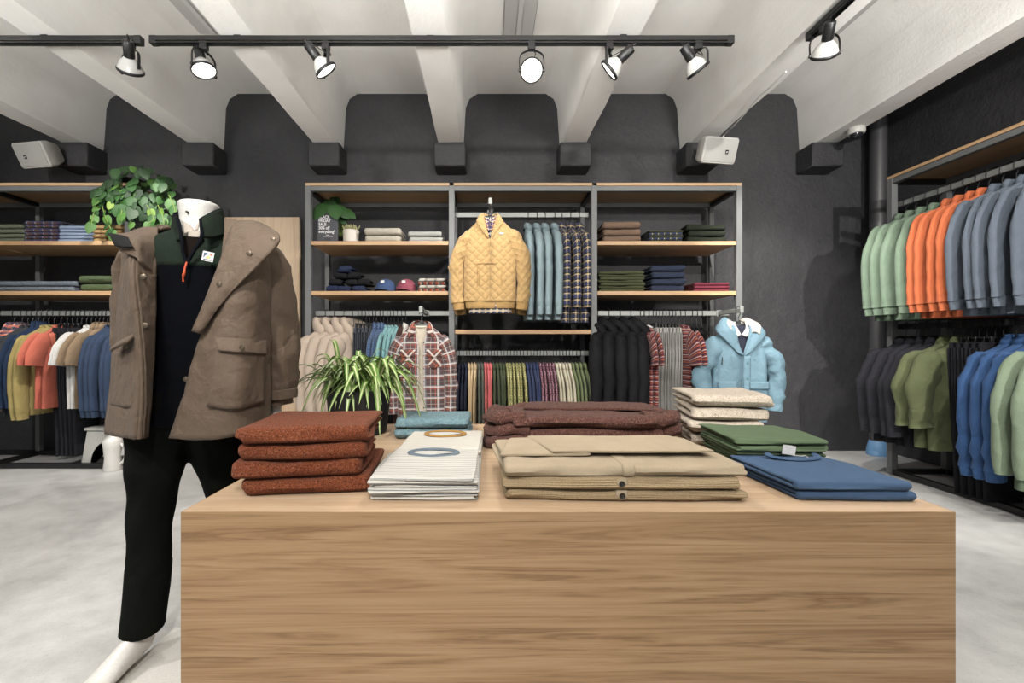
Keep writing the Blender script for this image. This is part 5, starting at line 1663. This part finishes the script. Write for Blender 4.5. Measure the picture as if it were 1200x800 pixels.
def lamp(x, y, d, label, lit, power, yoke_along=None, drop=.165, size=1.0, spread=62):
    t = thing('track_spotlight', label, 'spotlight', (x, y, TZK), 0, 'black track spotlights')
    d = Vector(d).normalized()
    hz = Vector((d.x, d.y, 0))
    hz = hz.normalized() if hz.length > .05 else Vector((0, -1, 0))
    sd = Vector((-hz.y, hz.x, 0))
    if yoke_along:
        sd = Vector(yoke_along).normalized()
        d = (d - sd * d.dot(sd) * .0).normalized()
    piv = Vector((0, 0, -drop))
    g = G(); g.box(-.022, .022, -.016, .016, -.045, .006, .003); mk('adapter', g, M['black_plastic'], t)
    r = .072
    g = G()
    pth = cr([piv + sd * r, piv + sd * r + Vector((0, 0, .07)), sd * (r * .75) + Vector((0, 0, -.062)), Vector((0, 0, -.045)), -sd * (r * .75) + Vector((0, 0, -.062)), piv - sd * r + Vector((0, 0, .07)), piv - sd * r], 30)
    g.tube(pth, [(.003, .009)] * 30, 8, up=tuple(sd.cross(Vector((0, 0, 1)))))
    mk('yoke', g, M['black_metal'], t)
    ax = -d
    q = ax.to_track_quat('Z', 'Y').to_matrix().to_4x4()
    Mx = Matrix.Translation(piv) @ q
    ring = [(.065 * math.cos(a), .065 * math.sin(a), 0) for a in np.linspace(0, 2 * PI, 33)[:-1]]
    g = G(); g.tube([Mx @ Vector(p) for p in ring], [(.005, .009)] * 32, 8, closed=True, up=tuple(ax)); mk('lamp_ring', g, M['black_metal'], t)
    for s in (-1, 1):
        g = G(); g.lathe([(.001, -.006), (.009, -.006), (.009, .006), (.001, .006)], c=piv + sd * (s * r), mat=sd.to_track_quat('Z', 'Y').to_matrix().to_4x4(), n=12); mk('pivot_screw', g, M['black_plastic'], t)
    g = G(); g.lathe([(.066, .0), (.064, .012), (.05, .042), (.03, .066), (.022, .075), (.022, .09)], mat=Mx, n=28, cap0=False); bu = mk('bulb', g, M['lamp_white'], t)
    g = G(); g.lathe([(.001, -.006), (.03, -.005), (.055, -.001), (.0655, .004), (.0655, .006), (.001, .002)], mat=Mx, n=28); mk('lens', g, M['lens_on'] if lit else M['lens_off'], t)
    g = G(); g.lathe([(.001, .07), (.025, .07), (.028, .074), (.028, .155), (.024, .162), (.001, .162)], mat=Mx, n=22); mk('socket', g, M['black_plastic'], t)
    a, b = Mx @ Vector((0, 0, .162)), Vector((.012, 0, -.045))
    g = G(); g.tube(cr([a, a + ax * .02 + Vector((0, 0, .01)), b + Vector((.01, 0, -.03)), b], 14), .0028, 6); mk('flex', g, M['black_plastic'], t)
    if power:
        L = bpy.data.lights.new('spot_beam', 'SPOT')
        L.energy = power
        L.spot_size = R(spread)
        L.spot_blend = .6
        L.shadow_soft_size = .04
        L.color = (1, .955, .9)
        lo = bpy.data.objects.new('spot_beam', L)
        COL.objects.link(lo)
        lo.parent = t
        lo.matrix_local = Matrix.Translation(piv + d * .02) @ ax.to_track_quat('Z', 'Y').to_matrix().to_4x4()
    return t


K = 196.6
lx = lambda px: (px - VX) / K
PW = .75
EB = .72
lamp(lx(153), TYK, (-.45, .7, -.8), 'black track spotlight at the end of the low-rail track, turned away', False, 330 * PW, yoke_along=(1, -.35, 0))
lamp(lx(239), TYK, (.3, -.12, -.95), 'first lit spotlight on the long track, nearest the gap', True, 150 * PW)
lamp(lx(382), TYK, (.55, .3, -.75), 'second lit spotlight on the long track, tilted to the middle', True, 220 * PW)
lamp(lx(623), TYK, (0, -.8, -.62), 'dazzling spotlight aimed straight at the viewer', True, 150 * PW)
lamp(lx(714), TYK, (-.72, .36, -.6), 'spotlight on the long track tilted across towards the yellow pullover', True, 260 * PW)
lamp(lx(818), TYK, (.6, .2, -.72), 'last spotlight on the long track, tilted towards the side rack', True, 300 * PW)
lamp(1.905, 2.5, (.35, .75, -.75), 'black spotlight on the track above the side rack, turned away', False, 330 * PW, yoke_along=(1, -.25, 0))
# more lamps of the same shop tracks, out of the picture, behind and beside the viewer
def beam(loc, to, e, size=75, soft=.06):
    L = bpy.data.lights.new('unseen_spot', 'SPOT')
    L.energy = e * EB; L.spot_size = R(size); L.spot_blend = .7; L.shadow_soft_size = soft; L.color = (1, .96, .91)
    o = bpy.data.objects.new('unseen_spot', L); COL.objects.link(o)
    o.location = loc
    o.rotation_euler = (Vector(to) - Vector(loc)).to_track_quat('-Z', 'Y').to_euler()
beam((-.9, -.2, 2.75), (.2, 3.7, 1.3), 420)
beam((.9, -.2, 2.75), (.6, 3.7, 1.4), 420)
beam((.2, -.9, 2.75), (.2, 1.4, .4), 380)
beam((-1.2, -.6, 2.75), (-1.1, 1.6, .9), 260)
beam((1.9, .9, 2.75), (3.3, 2.9, 1.4), 300)
beam((-3.3, 1.0, 2.75), (-3.4, 3.7, 1.2), 420)
beam((-2.6, 1.3, 2.75), (-2.4, 1.6, 0), 260, 100)
beam((2.0, -2.5, 2.45), (3.1, 3.5, 1.5), 1900, 50, .05)
beam((2.2, 1.0, 2.75), (1.9, 1.3, 0), 200, 100)

def ceiling_fill(loc, to, e):  # unseen upward fill, added to brighten the ceiling; no fitting behind it
    L = bpy.data.lights.new('ceiling_fill_spot', 'SPOT')
    L.energy = e; L.spot_size = R(125); L.spot_blend = .8; L.shadow_soft_size = .3; L.color = (1, .98, .95)
    o = bpy.data.objects.new('ceiling_fill_spot', L); COL.objects.link(o); o.location = loc
    o.rotation_euler = (Vector(to) - Vector(loc)).to_track_quat('-Z', 'Y').to_euler()
for x in (-3.4, -1.4, .3, 2.2):
    ceiling_fill((x, .85, 2.0), (x * .97, 1.75, 3.4), 230)
def fill_point(loc, e):  # soft point fill added behind the viewer for ceiling and shelf fronts
    L = bpy.data.lights.new('added_fill_point', 'POINT')
    L.energy = e; L.shadow_soft_size = .25; L.color = (1, .97, .93)
    o = bpy.data.objects.new('added_fill_point', L); COL.objects.link(o); o.location = loc
beam((-2.7, .2, 2.7), (-2.7, .25, 0), 250, 110)  # this and the next two: added downward spots, floor bounce lifts the ceiling
beam((2.7, .2, 2.7), (2.7, .25, 0), 200, 110)
beam((-.2, -.9, 2.7), (-.2, -.95, 0), 300, 110)
fill_point((-2.2, -1.6, 1.9), 22); fill_point((2.0, -1.6, 1.9), 22); fill_point((-.2, -2.6, 1.9), 20)

bat = lambda x, y1, label: (lambda t: t)(thing('ceiling_batten', label, 'ceiling light', (x, y1, SLAB)))
for x, y1, lab in ((.24, 3.385, 'grey strip batten on the slab in the centre bay'), (-2.054, 3.36, 'grey strip batten on the slab above the mannequin'), (2.56, 3.4, 'grey strip batten on the slab beside the side track')):
    t = bat(x, y1, lab)
    g = G(); g.box(-.115, .115, -1.5, 0, -.05, -.001, .006); mk('housing', g, M['batten'], t)
    g = G(); g.box(-.02, .02, -1.49, -.012, -.062, -.051, .004); mk('lamp_cover', g, plain('batten ridge', (228, 227, 224), .5), t)

def speaker(px, py, Y, yaw, tilt, label, mirror=1):
    t = thing('mounted_speaker', label, 'speaker', P(px, py, Y))
    t.rotation_euler = (R(tilt), 0, R(yaw))
    g = G()
    w, h = .155, .105
    sec = lambda k, y: [(x * k, y, z * k) for x, z in ((-w + .015, -h), (w - .015, -h), (w, -h + .015), (w, h - .015), (w - .015, h), (-w + .015, h), (-w, h - .015), (-w, -h + .015))]
    g.grid([sec(.96, -.10), sec(1, -.09), sec(1, -.04), sec(.72, .07), sec(.55, .10)], True, True, True); mk('cabinet', g, M['speaker_white'], t, ang=30)
    g = G(); g.box(-w + .014, w - .014, -.106, -.101, -h + .014, h - .014, .002); gr = mk('grille', g, M['speaker_grille'], t)
    bx0 = mirror * .055
    g = G(); g.box(bx0 - .014, bx0 + .014, -.1085, -.1062, -.026, .006, .001); mk('badge', g, M['black_plastic'], gr)
    g = G(); g.box(bx0 - .003, bx0 + .008, -.1095, -.1087, -.012, -.004, .001); g.box(bx0 - .008, bx0 - .002, -.1095, -.1087, -.018, -.008, .001); b = mk('badge_mark', g, M['white_print'], gr)
    g = G(); g.tube([(0, .09, 0), (0, .17, .0), (0, .23, .02)], .014, 10); mk('bracket', g, M['speaker_white'], t)
    return t
speaker(50, 181, 3.93, -9, 26, 'white wall speaker above the low rail shelving', -1)
speaker(836, 177, 3.82, 9, 20, 'white wall speaker above the third shelving bay', 1)
g = G()
pts = [P(845, 164, 3.9), P(850, 157, 3.95), P(866, 141, 3.6), P(888, 115, 3.25), P(905, 100, 3.05), P(921, 84, 2.9)]
g.tube(cr(pts, 30), .0055, 6)
tag(mk('speaker_cable', g, plain('white cable sheath', (252, 252, 250), .5)), 'thin white cable hanging from the beam to the third-bay speaker', 'cable')
t = thing('mounted_camera', 'small white dome camera under the beam by the side wall', 'camera', P(998, 141, 3.9))
t.location.z = SOFF - .001; t.location.x, t.location.y = 3.15, 3.78
g = G(); g.lathe([(.001, 0), (.062, 0), (.064, -.006), (.064, -.04), (.056, -.052), (.001, -.052)], n=28); mk('housing', g, M['speaker_white'], t)
g = G(); g.lathe([(.045, -.048), (.044, -.062), (.034, -.08), (.018, -.09), (.001, -.093)], n=24, cap0=True); mk('lens_dome', g, plain('smoked dome', (40, 40, 44), .15), t)

t = thing('wall_pipe', 'thick charcoal drain pipe in the corner by the side rack', 'pipe', (3.62, 4.1, 0))
g = G(); g.lathe([(.066, .0), (.066, .9)], n=28); 
g.lathe([(.066, .9), (.074, .905), (.074, .98), (.066, .985), (.066, SLAB)], n=28); mk('pipe_run', g, M['pipe'], t)
g = G()
for a, b_, r in ((0, 0, .085), (-.09, -.05, .06), (.06, -.06, .055)):
    g.lathe([(r * .3, .16 if r > .08 else .05), (r * .8, .13 if r > .08 else .04), (r, .06 if r > .08 else .02), (r * 1.05, 0.0)], c=(a * .4, b_ * .4, .002), n=20, cap1=False)
p = mk('paint_splash', g, M['blue_paint'], t); p['label'] = 'splash of pale blue paint at the pipe foot'

# white step stool and display form under the low rail
t = thing('step_stool', 'white plastic step stool with arched legs under the low rail', 'stool', (-3.18, 3.85, 0))
for y in (-.13, .13):
    g = G()
    pts = []
    N = 24
    out = [(-.21, 0), (-.155, .30), (.155, .30), (.21, 0), (.15, 0)] 
    arch = [(.13 * math.cos(a), .205 * math.sin(a) + .0) for a in np.linspace(0, PI, 15)]
    poly = [(-.155, .30), (.155, .30), (.21, 0)] + arch + [(-.21, 0)]
    n = len(poly)
    for yy in (y - .012, y + .012):
        g.v += [(x, yy, z) for x, z in poly]
    bm2 = bmesh.new(); vs = [bm2.verts.new((x, 0, z)) for x, z in poly]; f = bm2.faces.new(vs); bmesh.ops.triangulate(bm2, faces=[f]); bm2.verts.index_update()
    for f in bm2.faces:
        ii = [v.index for v in f.verts]
        g.face(ii); g.face([n + i for i in ii[::-1]])
    bm2.free()
    for i in range(n):
        g.face((i, n + i, n + (i + 1) % n, (i + 1) % n))
    mk('side_frame', g, M['white_plastic'], t, ang=30)
g = G(); g.box(-.17, .17, -.16, .16, .3, .325, .006); mk('step', g, M['white_plastic'], t)
g = G(); g.box(-.17, -.14, -.118, .118, .05, .09, .004); mk('brace', g, M['white_plastic'], t)
t = thing('display_form', 'white moulded display form standing beside the step stool', 'display form', (-3.03, 3.60, 0))
g = G(); g.lathe([(.001, 0), (.06, 0), (.064, .01), (.055, .1), (.062, .18), (.07, .235), (.05, .27), (.03, .285), (.022, .31), (.026, .318), (.001, .32)], n=28); mk('shell', g, M['mannequin'], t)
g = G(); g.tube(cr([(.06, 0, .22), (.1, .0, .17), (.095, 0, .09), (.058, 0, .05)], 14), (.012, .009) and .010, 8); mk('grip', g, M['mannequin'], t)

# ------------------------------------------------------------------ camera, sky light through the open shop front
cam = bpy.data.cameras.new('camera')
co = bpy.data.objects.new('camera', cam)
COL.objects.link(co)
co.location = (0, 0, CAMZ)
co.rotation_euler = (PI / 2, 0, 0)
cam.sensor_width = 36
cam.lens = F_PX / 1200 * 36
cam.shift_x = (600 - VX) / 1200
cam.shift_y = (VY - 400) / 1200
cam.clip_start = .05
SC.camera = co
w = bpy.data.worlds.new('daylight')
SC.world = w
w.use_nodes = True
bgn = w.node_tree.nodes['Background']
bgn.inputs[0].default_value = (.93, .97, 1, 1)
bgn.inputs[1].default_value = .8
SC.view_settings.view_transform = 'Standard'
SC.view_settings.look = 'None'
SC.view_settings.gamma = 1
SC.view_settings.use_curve_mapping = False
SC.view_settings.exposure = -.28
SC.cycles.use_denoising = True
SC.cycles.max_bounces = 8
SC.cycles.diffuse_bounces = 5
SC.cycles.sample_clamp_indirect = 6
